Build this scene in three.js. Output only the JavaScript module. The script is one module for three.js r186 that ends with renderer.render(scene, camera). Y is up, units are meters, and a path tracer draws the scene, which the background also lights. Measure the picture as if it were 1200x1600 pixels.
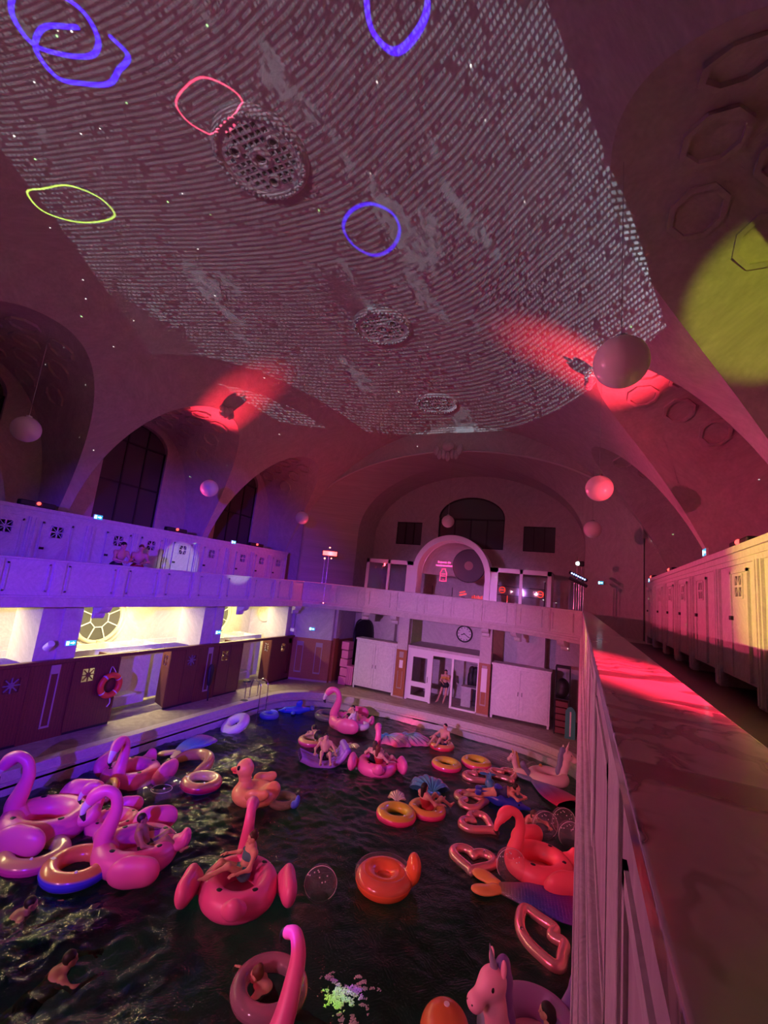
import * as THREE from 'three';
import { mergeGeometries } from 'three/addons/utils/BufferGeometryUtils.js';
import { RoundedBoxGeometry } from 'three/addons/geometries/RoundedBoxGeometry.js';
import { RectAreaLightUniformsLib } from 'three/addons/lights/RectAreaLightUniformsLib.js';
import { ImprovedNoise } from 'three/addons/math/ImprovedNoise.js';

// ---------------------------------------------------------------- camera, exposure
RectAreaLightUniformsLib.init();
const scene = new THREE.Scene();
scene.background = new THREE.Color(0x000000);
const renderer = new THREE.WebGLRenderer({ antialias: true });
renderer.toneMapping = THREE.LinearToneMapping;
renderer.toneMappingExposure = 1.0;
renderer.shadowMap.enabled = true;
const camera = new THREE.PerspectiveCamera(99.1, 0.75, 0.05, 200);
camera.rotation.order = 'YXZ';
camera.position.set(0, 5.8, 0);
camera.rotation.set(THREE.MathUtils.degToRad(9.429), THREE.MathUtils.degToRad(24.897), THREE.MathUtils.degToRad(5.8642));
scene.add(camera);

const V = (x, y, z) => new THREE.Vector3(x, y, z);
const C = (r, g, b) => new THREE.Color().setRGB(r, g, b);
const PI = Math.PI;
function spot(name, from, to, color, intensity, angleDeg, penumbra = 0.5, radius = 2) {
  const l = new THREE.SpotLight(color, intensity, 0, THREE.MathUtils.degToRad(angleDeg), penumbra, 2);
  l.name = name; l.position.set(...from); l.target.position.set(...to); l.castShadow = true; l.shadow.radius = radius;
  l.shadow.camera.near = 0.05; l.shadow.camera.far = 60; l.shadow.mapSize.set(1024, 1024);
  scene.add(l, l.target); return l;
}
// the party lights, with added fill lamps among them: [name, lamp position, aimed at, colour, candela, half angle, penumbra]; each has a fixture, built further down
const PARTY = [
  ['blue_flood', [0.75, 6.45, 8.0], [-14.2, 3.2, -12.0], C(0.12, 0.015, 1), 2400, 17, 1.0],
  ['pink_flood', [-14.6, 6.6, 6.0], [-0.5, 4.0, -14.5], C(1, 0.09, 0.22), 600, 25, 1.0],
  ['magenta_added_fill', [-8.2, 6.6, 9.2], [-5.6, -1.0, -9.0], C(1, 0.36, 0.6), 320, 23, 1.0],  // added unseen fill, stands for the dim magenta bounce over the pool
  ['rose_added_fill', [-5.2, 6.6, 9.2], [-7.0, 14.5, -10.0], C(1, 0.3, 0.5), 125, 34, 1.0],  // added fill behind the view, lifts the vault to a dim pink
  ['yellow_beam', [1.6, 6.5, 6.0], [2.85, 11.25, -8.8], C(0.72, 0.8, 0.04), 320, 5.2, 0.3],
  ['amber_beam', [-14.55, 6.5, -5.2], [2.7, 6.5, -8.6], C(0.8, 0.75, 0.04), 1000, 7.5, 0.6],
  ['red_beam', [2.3, 7.5, 3.2], [0.24, 5.55, -2.1], C(1, 0.02, 0.07), 3600, 3.0, 0.5],
  ['salmon_added_fill', [-14.6, 6.6, -4.0], [0.1, 4.9, -5.0], C(1, 0.22, 0.42), 300, 26, 1.0],  // added out of view to brighten the parapet face and the large globe
  ['lilac_added_fill', [-6.9, 6.6, 8.9], [-7.0, 2.5, -23.0], C(0.72, 0.26, 1), 1500, 13, 0.9],  // added unseen fill that brightens the far end and its cupboards
  ['green_beam', [-13.9, 6.7, -1.5], [-3.45, -0.6, -7.1], C(0.3, 1, 0.04), 1300, 1.5, 0.8],
  ['violet_beam', [-13.9, 6.7, -0.5], [-2.95, -0.6, -7.65], C(0.3, 0.05, 0.9), 900, 1.5, 0.8],
];
for (const [n, from, to, col, cd, ang, pen] of PARTY) spot(n, from, to, col, cd, ang, pen, 3);
spot('red_stand_lamp', [-12.98, 7.24, -21.3], [2.7, 4.9, -13.5], C(1, 0.05, 0.16), 480, 30, 0.8, 6);
spot('white_moving_lamp', [-0.42, 7.66, -22.4], [-16.6, 5.75, -14.6], C(1, 0.98, 0.95), 260, 3.6, 0.3, 2);
spot('blue_bar_lamp', [-0.5, 6.95, -21.6], [-12.0, 2.0, -12.0], C(0.12, 0.08, 1), 160, 40, 1, 4);
spot('red_uplight_lamp', [-16.75, 7.62, -13.3], [-14.7, 12.4, -13.45], C(1, 0.03, 0.06), 430, 16.5, 0.9, 3);
spot('red_uplight_lamp', [2.65, 7.62, -13.0], [0.85, 12.3, -13.3], C(1, 0.03, 0.06), 470, 20, 0.9, 3);
spot('red_globe_lamp', [2.65, 7.55, -11.2], [0.38, 9.06, -13.25], C(1, 0.05, 0.1), 60, 8, 0.5, 2);
spot('pink_globe_lamp', [-16.75, 7.55, -11.8], [-14.4, 9.06, -13.34], C(1, 0.06, 0.22), 55, 8, 0.5, 2);

// ---------------------------------------------------------------- helpers
let seed = 7;
const rnd = () => { seed = (seed * 1664525 + 1013904223) >>> 0; return seed / 4294967296; };
const noise3 = new ImprovedNoise();
const fbm = (x, y, z = 0, o = 4) => { let s = 0, a = 0.5; for (let i = 0; i < o; i++) { s += a * noise3.noise(x, y, z + i * 7.3); x *= 2.03; y *= 2.03; z *= 2.03; a *= 0.5; } return s; };
const lerp = (a, b, t) => a + (b - a) * t, clamp = (x, a = 0, b = 1) => Math.min(b, Math.max(a, x)), sstep = (a, b, x) => { const t = clamp((x - a) / (b - a)); return t * t * (3 - 2 * t); };

const taken = {};
function numbered(n) { const k = taken[n] = (taken[n] ?? -1) + 1; return k ? n + '_' + String(k).padStart(3, '0') : n; }
function shade(o) { o.traverse((m) => { if (m.isMesh) { m.castShadow = true; m.receiveShadow = true; } }); return o; }
function part(name, geo, m, parent) { const o = new THREE.Mesh(Array.isArray(geo) ? (geo.length > 1 ? merged(geo) : geo[0]) : geo, m); o.name = name; o.castShadow = o.receiveShadow = true; parent.add(o); return o; }
function thing(name, label, category, [x, y, z] = [0, 0, 0], turn = 0, group) {
  const o = new THREE.Group(); o.name = numbered(name); o.position.set(x, y, z); o.rotation.y = turn; scene.add(o);
  o.userData = { label, category }; if (group) o.userData.group = group; return o;
}
function single(name, geo, m, label, category, group, kind) {
  const o = part(numbered(name), geo, m, scene); o.userData = { label, category }; if (group) o.userData.group = group; if (kind) o.userData.kind = kind; return o;
}
function struct(name, geo, m, label) { const o = part(name, geo, m, scene); o.userData.kind = 'structure'; if (label) o.userData.label = label; return o; }
function structGroup(name, label) { const o = new THREE.Group(); o.name = name; o.userData = { kind: 'structure' }; if (label) o.userData.label = label; scene.add(o); return o; }
function copy(src, pos, turn, label, group) {
  const o = src.clone(); o.name = numbered(src.name.replace(/_\d{3}$/, '')); o.position.set(...pos); o.rotation.y = turn; o.userData = { ...src.userData };
  if (label) o.userData.label = label; if (group) o.userData.group = group; scene.add(o); return o;
}
function clean(g) { g = g.index ? g.toNonIndexed() : g; const o = new THREE.BufferGeometry(); for (const k of ['position', 'normal', 'uv']) if (g.attributes[k]) o.setAttribute(k, g.attributes[k]); if (!o.attributes.uv) o.setAttribute('uv', new THREE.Float32BufferAttribute(new Float32Array(o.attributes.position.count * 2), 2)); if (!o.attributes.normal) o.computeVertexNormals(); return o; }
function merged(list) { return mergeGeometries(list.map((g) => { const c = clean(g), col = g.attributes.color; if (col) c.setAttribute('color', (g.index ? g.toNonIndexed() : g).attributes.color); return c; })); }
const boxUV = (g) => { // uv in metres on every face
  const p = g.attributes.position, n = g.attributes.normal, u = new Float32Array(p.count * 2);
  for (let i = 0; i < p.count; i++) { const ax = Math.abs(n.getX(i)), ay = Math.abs(n.getY(i)), az = Math.abs(n.getZ(i)), x = p.getX(i), y = p.getY(i), z = p.getZ(i);
    if (ay >= ax && ay >= az) { u[i * 2] = x; u[i * 2 + 1] = z; } else if (ax >= az) { u[i * 2] = z; u[i * 2 + 1] = y; } else { u[i * 2] = x; u[i * 2 + 1] = y; } }
  g.setAttribute('uv', new THREE.BufferAttribute(u, 2)); return g;
};
const bx = (x0, x1, y0, y1, z0, z1) => boxUV(new THREE.BoxGeometry(x1 - x0, y1 - y0, z1 - z0).translate((x0 + x1) / 2, (y0 + y1) / 2, (z0 + z1) / 2));
const rbx = (x0, x1, y0, y1, z0, z1, r = 0.02, s = 2) => boxUV(new RoundedBoxGeometry(x1 - x0, y1 - y0, z1 - z0, s, Math.min(r, (x1 - x0) / 2.01, (y1 - y0) / 2.01, (z1 - z0) / 2.01)).translate((x0 + x1) / 2, (y0 + y1) / 2, (z0 + z1) / 2));
const cyl = (r0, r1, h, x, y, z, seg = 20) => new THREE.CylinderGeometry(r0, r1, h, seg).translate(x, y + h / 2, z);
const ball = (r, x = 0, y = 0, z = 0, sx = 1, sy = 1, sz = 1, w = 20, h = 14) => new THREE.SphereGeometry(r, w, h).scale(sx, sy, sz).translate(x, y, z);
// a swept tube of changing radius; r is a number or a function of t that gives one radius or [across, up]
function tube(pts, r, seg = 32, rad = 12, closed = false, caps = true) {
  const c = new THREE.CatmullRomCurve3(pts.map((p) => (p.isVector3 ? p : V(...p))), closed, 'centripetal'), fr = c.computeFrenetFrames(seg, closed);
  const pos = [], nor = [], uv = [], idx = [], n = closed ? seg : seg + 1;
  const rr = (t) => { const q = typeof r === 'function' ? r(t) : r; return Array.isArray(q) ? q : [q, q]; };
  for (let i = 0; i < n; i++) { const t = i / seg, p = c.getPointAt(clamp(t)), [ra, rb] = rr(t);
    for (let j = 0; j <= rad; j++) { const a = (j / rad) * 2 * PI, ca = Math.cos(a), sa = Math.sin(a), N = fr.normals[i], B = fr.binormals[i];
      pos.push(p.x + ra * ca * N.x + rb * sa * B.x, p.y + ra * ca * N.y + rb * sa * B.y, p.z + ra * ca * N.z + rb * sa * B.z);
      const v = V(N.x * ca / ra + B.x * sa / rb, N.y * ca / ra + B.y * sa / rb, N.z * ca / ra + B.z * sa / rb).normalize(); nor.push(v.x, v.y, v.z); uv.push(t, j / rad); } }
  const w = rad + 1;
  for (let i = 0; i < (closed ? seg : seg); i++) for (let j = 0; j < rad; j++) { const a = (i % n) * w + j, b = ((i + 1) % n) * w + j; idx.push(a, a + 1, b, b, a + 1, b + 1); }
  if (!closed && caps) for (const e of [0, seg]) { const p = c.getPointAt(e / seg), T = fr.tangents[e].clone().multiplyScalar(e ? 1 : -1), k = pos.length / 3; pos.push(p.x, p.y, p.z); nor.push(T.x, T.y, T.z); uv.push(0.5, 0.5); for (let j = 0; j < rad; j++) idx.push(k, e * w + j, e * w + j + 1); }
  const g = new THREE.BufferGeometry(); g.setAttribute('position', new THREE.Float32BufferAttribute(pos, 3)); g.setAttribute('normal', new THREE.Float32BufferAttribute(nor, 3)); g.setAttribute('uv', new THREE.Float32BufferAttribute(uv, 2)); g.setIndex(idx); return g;
}
const rod = (a, b, r, rad = 8) => { const A = V(...a), B = V(...b), d = B.clone().sub(A), g = new THREE.CylinderGeometry(r, r, d.length(), rad); g.applyQuaternion(new THREE.Quaternion().setFromUnitVectors(V(0, 1, 0), d.normalize())); return g.translate((A.x + B.x) / 2, (A.y + B.y) / 2, (A.z + B.z) / 2); };
// a grid surface from a function of (u, v) in 0..1
function sheet(f, nu, nv, uvf) {
  const pos = [], uv = [], idx = [];
  for (let i = 0; i <= nu; i++) for (let j = 0; j <= nv; j++) { const p = f(i / nu, j / nv); pos.push(...p); uv.push(...(uvf ? uvf(i / nu, j / nv, p) : [i / nu, j / nv])); }
  for (let i = 0; i < nu; i++) for (let j = 0; j < nv; j++) { const a = i * (nv + 1) + j, b = a + nv + 1; idx.push(a, b, a + 1, b, b + 1, a + 1); }
  const g = new THREE.BufferGeometry(); g.setAttribute('position', new THREE.Float32BufferAttribute(pos, 3)); g.setAttribute('uv', new THREE.Float32BufferAttribute(uv, 2)); g.setIndex(idx); g.computeVertexNormals(); return g;
}
function paint(g, f) { const p = g.attributes.position, c = new Float32Array(p.count * 3); for (let i = 0; i < p.count; i++) { const q = f(p.getX(i), p.getY(i), p.getZ(i), i); c.set(q, i * 3); } g.setAttribute('color', new THREE.BufferAttribute(c, 3)); return g; }
function prism(pts, h, axis = 'z', bevel = 0) { const s = new THREE.Shape(pts.map(([a, b]) => new THREE.Vector2(a, b))); return extr(s, h, bevel); }
function extr(s, h, bevel = 0, curve = 12) { return new THREE.ExtrudeGeometry(s, { depth: h, bevelEnabled: bevel > 0, bevelSize: bevel, bevelThickness: bevel, bevelSegments: 2, curveSegments: curve }); }
const onLeft = (g) => g.rotateY(PI / 2);   // shape x -> -z, shape y -> y, extrusion -> +x

// smooth-union distance fields meshed with surface nets: bodies, heads, hands, animals
function nets(f, mn, mx, c) {
  const nx = Math.ceil((mx[0] - mn[0]) / c) + 1, ny = Math.ceil((mx[1] - mn[1]) / c) + 1, nz = Math.ceil((mx[2] - mn[2]) / c) + 1, v = new Float32Array(nx * ny * nz), id = new Int32Array(nx * ny * nz).fill(-1), at = (i, j, k) => i + nx * (j + ny * k);
  for (let k = 0; k < nz; k++) for (let j = 0; j < ny; j++) for (let i = 0; i < nx; i++) v[at(i, j, k)] = f(mn[0] + i * c, mn[1] + j * c, mn[2] + k * c);
  const pos = [], idx = [];
  for (let k = 0; k < nz - 1; k++) for (let j = 0; j < ny - 1; j++) for (let i = 0; i < nx - 1; i++) {
    let n = 0, sx = 0, sy = 0, sz = 0, any = 0, all = 1;
    for (let q = 0; q < 8; q++) { const s = v[at(i + (q & 1), j + ((q >> 1) & 1), k + (q >> 2))] < 0; any |= s; all &= s; }
    if (!any || all) continue;
    for (const [ax, b] of EDGES) { const x = ax & 1, y = (ax >> 1) & 1, z = ax >> 2, x2 = b & 1, y2 = (b >> 1) & 1, z2 = b >> 2, p = v[at(i + x, j + y, k + z)], q = v[at(i + x2, j + y2, k + z2)]; if ((p < 0) === (q < 0)) continue; const t = p / (p - q); sx += x + (x2 - x) * t; sy += y + (y2 - y) * t; sz += z + (z2 - z) * t; n++; }
    id[at(i, j, k)] = pos.length / 3; pos.push(mn[0] + (i + sx / n) * c, mn[1] + (j + sy / n) * c, mn[2] + (k + sz / n) * c);
  }
  for (let k = 1; k < nz - 1; k++) for (let j = 1; j < ny - 1; j++) for (let i = 1; i < nx - 1; i++) {
    const s = v[at(i, j, k)] < 0;
    if (s !== v[at(i + 1, j, k)] < 0) quad(s, id[at(i, j - 1, k - 1)], id[at(i, j, k - 1)], id[at(i, j, k)], id[at(i, j - 1, k)]);
    if (s !== v[at(i, j + 1, k)] < 0) quad(s, id[at(i - 1, j, k - 1)], id[at(i - 1, j, k)], id[at(i, j, k)], id[at(i, j, k - 1)]);
    if (s !== v[at(i, j, k + 1)] < 0) quad(s, id[at(i - 1, j - 1, k)], id[at(i, j - 1, k)], id[at(i, j, k)], id[at(i - 1, j, k)]);
  }
  function quad(s, a, b, d, e) { if (a < 0 || b < 0 || d < 0 || e < 0) return; if (s) idx.push(a, b, d, a, d, e); else idx.push(a, d, b, a, e, d); }
  const nor = new Float32Array(pos.length), h = c * 0.5;
  for (let i = 0; i < pos.length; i += 3) { const x = pos[i], y = pos[i + 1], z = pos[i + 2], a = f(x + h, y, z) - f(x - h, y, z), b = f(x, y + h, z) - f(x, y - h, z), d = f(x, y, z + h) - f(x, y, z - h), l = Math.hypot(a, b, d) || 1; nor[i] = a / l; nor[i + 1] = b / l; nor[i + 2] = d / l; }
  const g = new THREE.BufferGeometry(); g.setAttribute('position', new THREE.Float32BufferAttribute(pos, 3)); g.setAttribute('normal', new THREE.BufferAttribute(nor, 3)); g.setIndex(idx); return g;
}
const EDGES = [[0, 1], [2, 3], [4, 5], [6, 7], [0, 2], [1, 3], [4, 6], [5, 7], [0, 4], [1, 5], [2, 6], [3, 7]];
const smin = (a, b, k) => { const h = Math.max(k - Math.abs(a - b), 0) / k; return Math.min(a, b) - h * h * k * 0.25; };
function cap(a, b, ra, rb) { const dx = b[0] - a[0], dy = b[1] - a[1], dz = b[2] - a[2], L = dx * dx + dy * dy + dz * dz || 1e-9; return (x, y, z) => { const t = clamp(((x - a[0]) * dx + (y - a[1]) * dy + (z - a[2]) * dz) / L); return Math.hypot(x - a[0] - dx * t, y - a[1] - dy * t, z - a[2] - dz * t) - (ra + (rb - ra) * t); }; }
const ell = (c, r) => { const m = Math.min(...r); return (x, y, z) => { const k = Math.hypot((x - c[0]) / r[0], (y - c[1]) / r[1], (z - c[2]) / r[2]); return (k - 1) * m * (k < 1 ? 1 : Math.min(1.6, 1 + 0.1 * k)); }; };
const union = (list, k) => (x, y, z) => { let d = list[0](x, y, z); for (let i = 1; i < list.length; i++) d = smin(d, list[i](x, y, z), k); return d; };

// ---------------------------------------------------------------- textures and materials
function tex(w, h, f, srgb = false, wrap = true) {
  const d = new Uint8Array(w * h * 4);
  for (let y = 0; y < h; y++) for (let x = 0; x < w; x++) { const q = f(x / w, y / h, x, y), i = (y * w + x) * 4; if (typeof q === 'number') { d[i] = d[i + 1] = d[i + 2] = clamp(q) * 255; } else { d[i] = clamp(q[0]) * 255; d[i + 1] = clamp(q[1]) * 255; d[i + 2] = clamp(q[2]) * 255; } d[i + 3] = 255; }
  const t = new THREE.DataTexture(d, w, h); t.magFilter = THREE.LinearFilter; t.minFilter = THREE.LinearFilter; if (wrap) t.wrapS = t.wrapT = THREE.RepeatWrapping; if (srgb) t.colorSpace = THREE.SRGBColorSpace; t.needsUpdate = true; return t;
}
const tileN = (u, v, s, o = 4, z = 0) => { const a = u * 2 * PI, b = v * 2 * PI, k = s / (2 * PI); return fbm(Math.cos(a) * k + 3, Math.sin(a) * k + Math.cos(b) * k, Math.sin(b) * k + z, o); };
const rep = (t, x, y) => { const c = t.clone(); c.repeat.set(x, y); c.needsUpdate = true; return c; };
const canvasTex = (w, h, draw, srgb = true) => { const c = document.createElement('canvas'); c.width = w; c.height = h; draw(c.getContext('2d'), w, h); const t = new THREE.CanvasTexture(c); if (srgb) t.colorSpace = THREE.SRGBColorSpace; return t; };
const mottle = tex(256, 256, (u, v) => 0.94 + 0.09 * tileN(u, v, 14) + 0.1 * tileN(u, v, 60, 3), true);
const grainB = tex(256, 256, (u, v) => 0.5 + 0.6 * tileN(u, v, 26, 5));
const std = (color, roughness = 0.7, o = {}) => new THREE.MeshStandardMaterial({ color, roughness, ...o });
const phys = (color, roughness = 0.5, o = {}) => new THREE.MeshPhysicalMaterial({ color, roughness, ...o });
const woodT = tex(256, 512, (u, v) => { const w = tileN(u, v * 0.6, 3, 3) * 2.2, g = 0.5 + 0.5 * Math.sin((u * 9 + w) * 2 * PI); return [0.8 + 0.08 * g + 0.25 * tileN(u, v, 60, 2), 0.78 + 0.08 * g + 0.2 * tileN(u, v, 60, 2), 0.76 + 0.08 * g]; }, true);
const marbleT = tex(512, 1024, (u, v) => { const n = fbm(u * 2.2, v * 7, 3, 5), m = fbm(u * 1.2 + 4, v * 10 + n * 2.2, 9, 4), vein = Math.pow(1 - Math.min(1, Math.abs(m) * 5.5), 5), band = sstep(0.16, 0.3, fbm(u * 1.3 + 9, v * 16, 1, 4) + 0.05); const c = 0.8 + 0.22 * n - 0.5 * vein - 0.42 * band; return [c, c * 0.97, c * 0.96]; }, true);
const streakT = tex(256, 512, (u, v) => { const s = fbm(u * 14, v * 2.2, 5, 4), d = sstep(0.22, 0.4, fbm(u * 22 + 3, v * 5, 2, 4)); const c = 0.88 + 0.16 * s - 0.2 * d; return [c, c * 0.97, c]; }, true);
const M = {
  plaster: std(C(0.62, 0.58, 0.55), 0.85, { map: rep(mottle, 0.25, 0.25), bumpMap: rep(grainB, 1.2, 1.2), bumpScale: 0.004 }),
  vault: std(C(0.62, 0.57, 0.54), 0.85, { map: rep(mottle, 0.2, 0.2), bumpMap: rep(grainB, 1, 1), bumpScale: 0.006 }),
  parapet: std(C(0.7, 0.66, 0.64), 0.55, { map: rep(mottle, 0.6, 0.6), bumpMap: rep(grainB, 1.5, 1.5), bumpScale: 0.006 }),
  marble: phys(C(0.66, 0.6, 0.58), 0.26, { map: rep(marbleT, 1.6, 0.3), clearcoat: 0.35, clearcoatRoughness: 0.1 }),
  streak: std(C(0.68, 0.62, 0.6), 0.6, { map: rep(streakT, 0.9, 1.4) }),
  white: std(C(0.76, 0.74, 0.72), 0.5, { map: rep(mottle, 0.5, 0.5) }),
  whiteGloss: std(C(0.8, 0.78, 0.77), 0.3),
  cream: std(C(0.72, 0.66, 0.5), 0.8, { map: rep(mottle, 0.3, 0.3) }),
  wood: std(C(0.2, 0.065, 0.04), 0.42, { map: rep(woodT, 1.2, 0.5), bumpMap: rep(woodT, 1.2, 0.5), bumpScale: 0.001 }),
  tileBrown: std(C(0.42, 0.16, 0.06), 0.3, { map: rep(mottle, 1, 1) }),
  inlay: std(C(0.4, 0.33, 0.28), 0.4),
  deck: std(C(0.46, 0.4, 0.33), 0.55, { map: rep(tex(256, 256, (u, v, x, y) => 0.86 + 0.2 * tileN(u, v, 8) + 0.12 * tileN(u, v, 70, 2), true), 0.6, 0.6) }),
  coping: std(C(0.62, 0.58, 0.52), 0.35, { map: rep(mottle, 0.5, 0.5) }),
  basin: std(C(0.3, 0.42, 0.38), 0.4, { map: rep(mottle, 0.4, 0.4) }),
  poolWall: std(C(0.6, 0.58, 0.58), 0.35, { map: rep(mottle, 0.5, 0.5) }),
  galleryFloor: std(C(0.05, 0.035, 0.03), 0.45, { map: rep(mottle, 0.5, 0.5) }),
  black: std(C(0.012, 0.012, 0.014), 0.5),
  blackGloss: std(C(0.012, 0.012, 0.014), 0.2),
  darkGlass: phys(C(0.085, 0.085, 0.08), 0.14),
  glass: phys(C(0.92, 0.94, 0.94), 0.03, { transmission: 1, thickness: 0, ior: 1.45 }),
  chrome: std(C(0.75, 0.75, 0.76), 0.18, { metalness: 1 }),
  bronze: std(C(0.012, 0.011, 0.01), 0.5),
  skin: phys(C(0.62, 0.34, 0.24), 0.5, {}), skinDark: phys(C(0.34, 0.17, 0.11), 0.5, {}),
  hair: std(C(0.012, 0.008, 0.006), 0.55), hairBrown: std(C(0.06, 0.03, 0.016), 0.55), hairRed: std(C(0.12, 0.03, 0.015), 0.55),
  swimBlack: std(C(0.012, 0.012, 0.016), 0.6), swimTeal: std(C(0.05, 0.18, 0.2), 0.6), swimRed: std(C(0.4, 0.02, 0.03), 0.6), swimNavy: std(C(0.02, 0.03, 0.12), 0.6), yellowTop: std(C(0.55, 0.3, 0.05), 0.7),
  eye: std(C(0.01, 0.01, 0.01), 0.2), lips: std(C(0.45, 0.12, 0.1), 0.5),
  flamingo: phys(C(0.86, 0.13, 0.36), 0.42, { clearcoat: 0.25, clearcoatRoughness: 0.3 }),
  flamingoSeat: phys(C(0.82, 0.25, 0.4), 0.4, { clearcoat: 0.2, clearcoatRoughness: 0.3 }),
  flamingoRed: phys(C(0.9, 0.12, 0.16), 0.45, { clearcoat: 0.2, clearcoatRoughness: 0.3 }),
  beakWhite: std(C(0.75, 0.62, 0.66), 0.4),
  vinylPaint: phys(0xffffff, 0.25, { vertexColors: true, clearcoat: 0.5, clearcoatRoughness: 0.12 }),
  vinylClear: phys(C(0.93, 0.9, 0.92), 0.06, { transmission: 0.96, thickness: 0, ior: 1.4 }),
  vinylClearPaint: phys(0xffffff, 0.14, { vertexColors: true, transmission: 0.6, thickness: 0, ior: 1.4, clearcoat: 0.4, clearcoatRoughness: 0.1 }),
  roseGold: std(C(0.86, 0.42, 0.4), 0.24, { metalness: 0.65 }),
  petal: std(C(0.2, 0.18, 0.2), 0.5),
};

// ================================================================ THE HALL (x across, z along; axis of the hall at x = AX)
const AX = -7.05, ZN = 11.03, ZF = -23.82, BAY = 6.97, GF = 4.45, PT = 5.55;
const bays = [-20.33, -13.36, -6.39, 0.58, 7.55];
const vaultY = (u) => 1.4 + 14 * Math.sqrt(Math.max(0, 1 - (u / 12) ** 2)), vaultU = (y) => 12 * Math.sqrt(Math.max(0, 1 - ((y - 1.4) / 14) ** 2));
const LW = 3.3, LS = 7.2, LR = 5.3, LP = 2.3, LOUT = 12.3;
const archY = (d) => LS + LR * Math.pow(Math.max(0, 1 - Math.pow(Math.abs(d) / LW, LP)), 1 / LP);
// main barrel vault: from the crown down to the lunette arches, or to the springing on the piers
{
  const list = [];
  for (const zc of bays) for (const s of [-1, 1]) {
    const ds = []; for (let i = 0; i <= 12; i++) ds.push(-3.485 + (0.185 * i) / 12); for (let i = 1; i < 64; i++) ds.push(-LW * Math.cos((i / 64) * PI)); for (let i = 0; i <= 12; i++) ds.push(LW + (0.185 * i) / 12);
    list.push(sheet((a, b) => { const d = ds[Math.round(a * (ds.length - 1))], u1 = vaultU(archY(d)), u = u1 * Math.sin((b * PI) / 2 * 0.999) , y = vaultY(u); return [AX + s * u, y, zc + d]; }, ds.length - 1, 40, (a, b, p) => [p[2], s * Math.asin(clamp(Math.abs(p[0] - AX) / 12)) * 12.6]));
  }
  struct('ceiling', list, M.vault, 'plastered barrel vault over the pool with arched openings to the windows');
}
// lunettes: arched recesses with octagonal coffers, a keystone and a tall arched window each
const coffer = (() => { const o = []; for (const [r0, r1, h] of [[0.44, 0.35, 0.09]]) { const s = new THREE.Shape(), k = new THREE.Path(); for (let i = 0; i < 8; i++) { const a = ((i + 0.5) * PI) / 4; (i ? s.lineTo.bind(s) : s.moveTo.bind(s))(r0 * Math.cos(a), r0 * Math.sin(a)); } for (let i = 7; i >= 0; i--) { const a = ((i + 0.5) * PI) / 4; (i < 7 ? k.lineTo.bind(k) : k.moveTo.bind(k))(r1 * Math.cos(a), r1 * Math.sin(a)); } s.holes.push(k); o.push(extr(s, h)); } return o[0]; })();
const winGlass = (() => { const s = new THREE.Shape(); s.moveTo(-1.55, 7.3); s.lineTo(1.55, 7.3); s.lineTo(1.55, 11.2); s.absellipse(0, 11.2, 1.55, 1.0, 0, PI); s.lineTo(-1.55, 7.3); return s; })();
let winN = 0;
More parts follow.
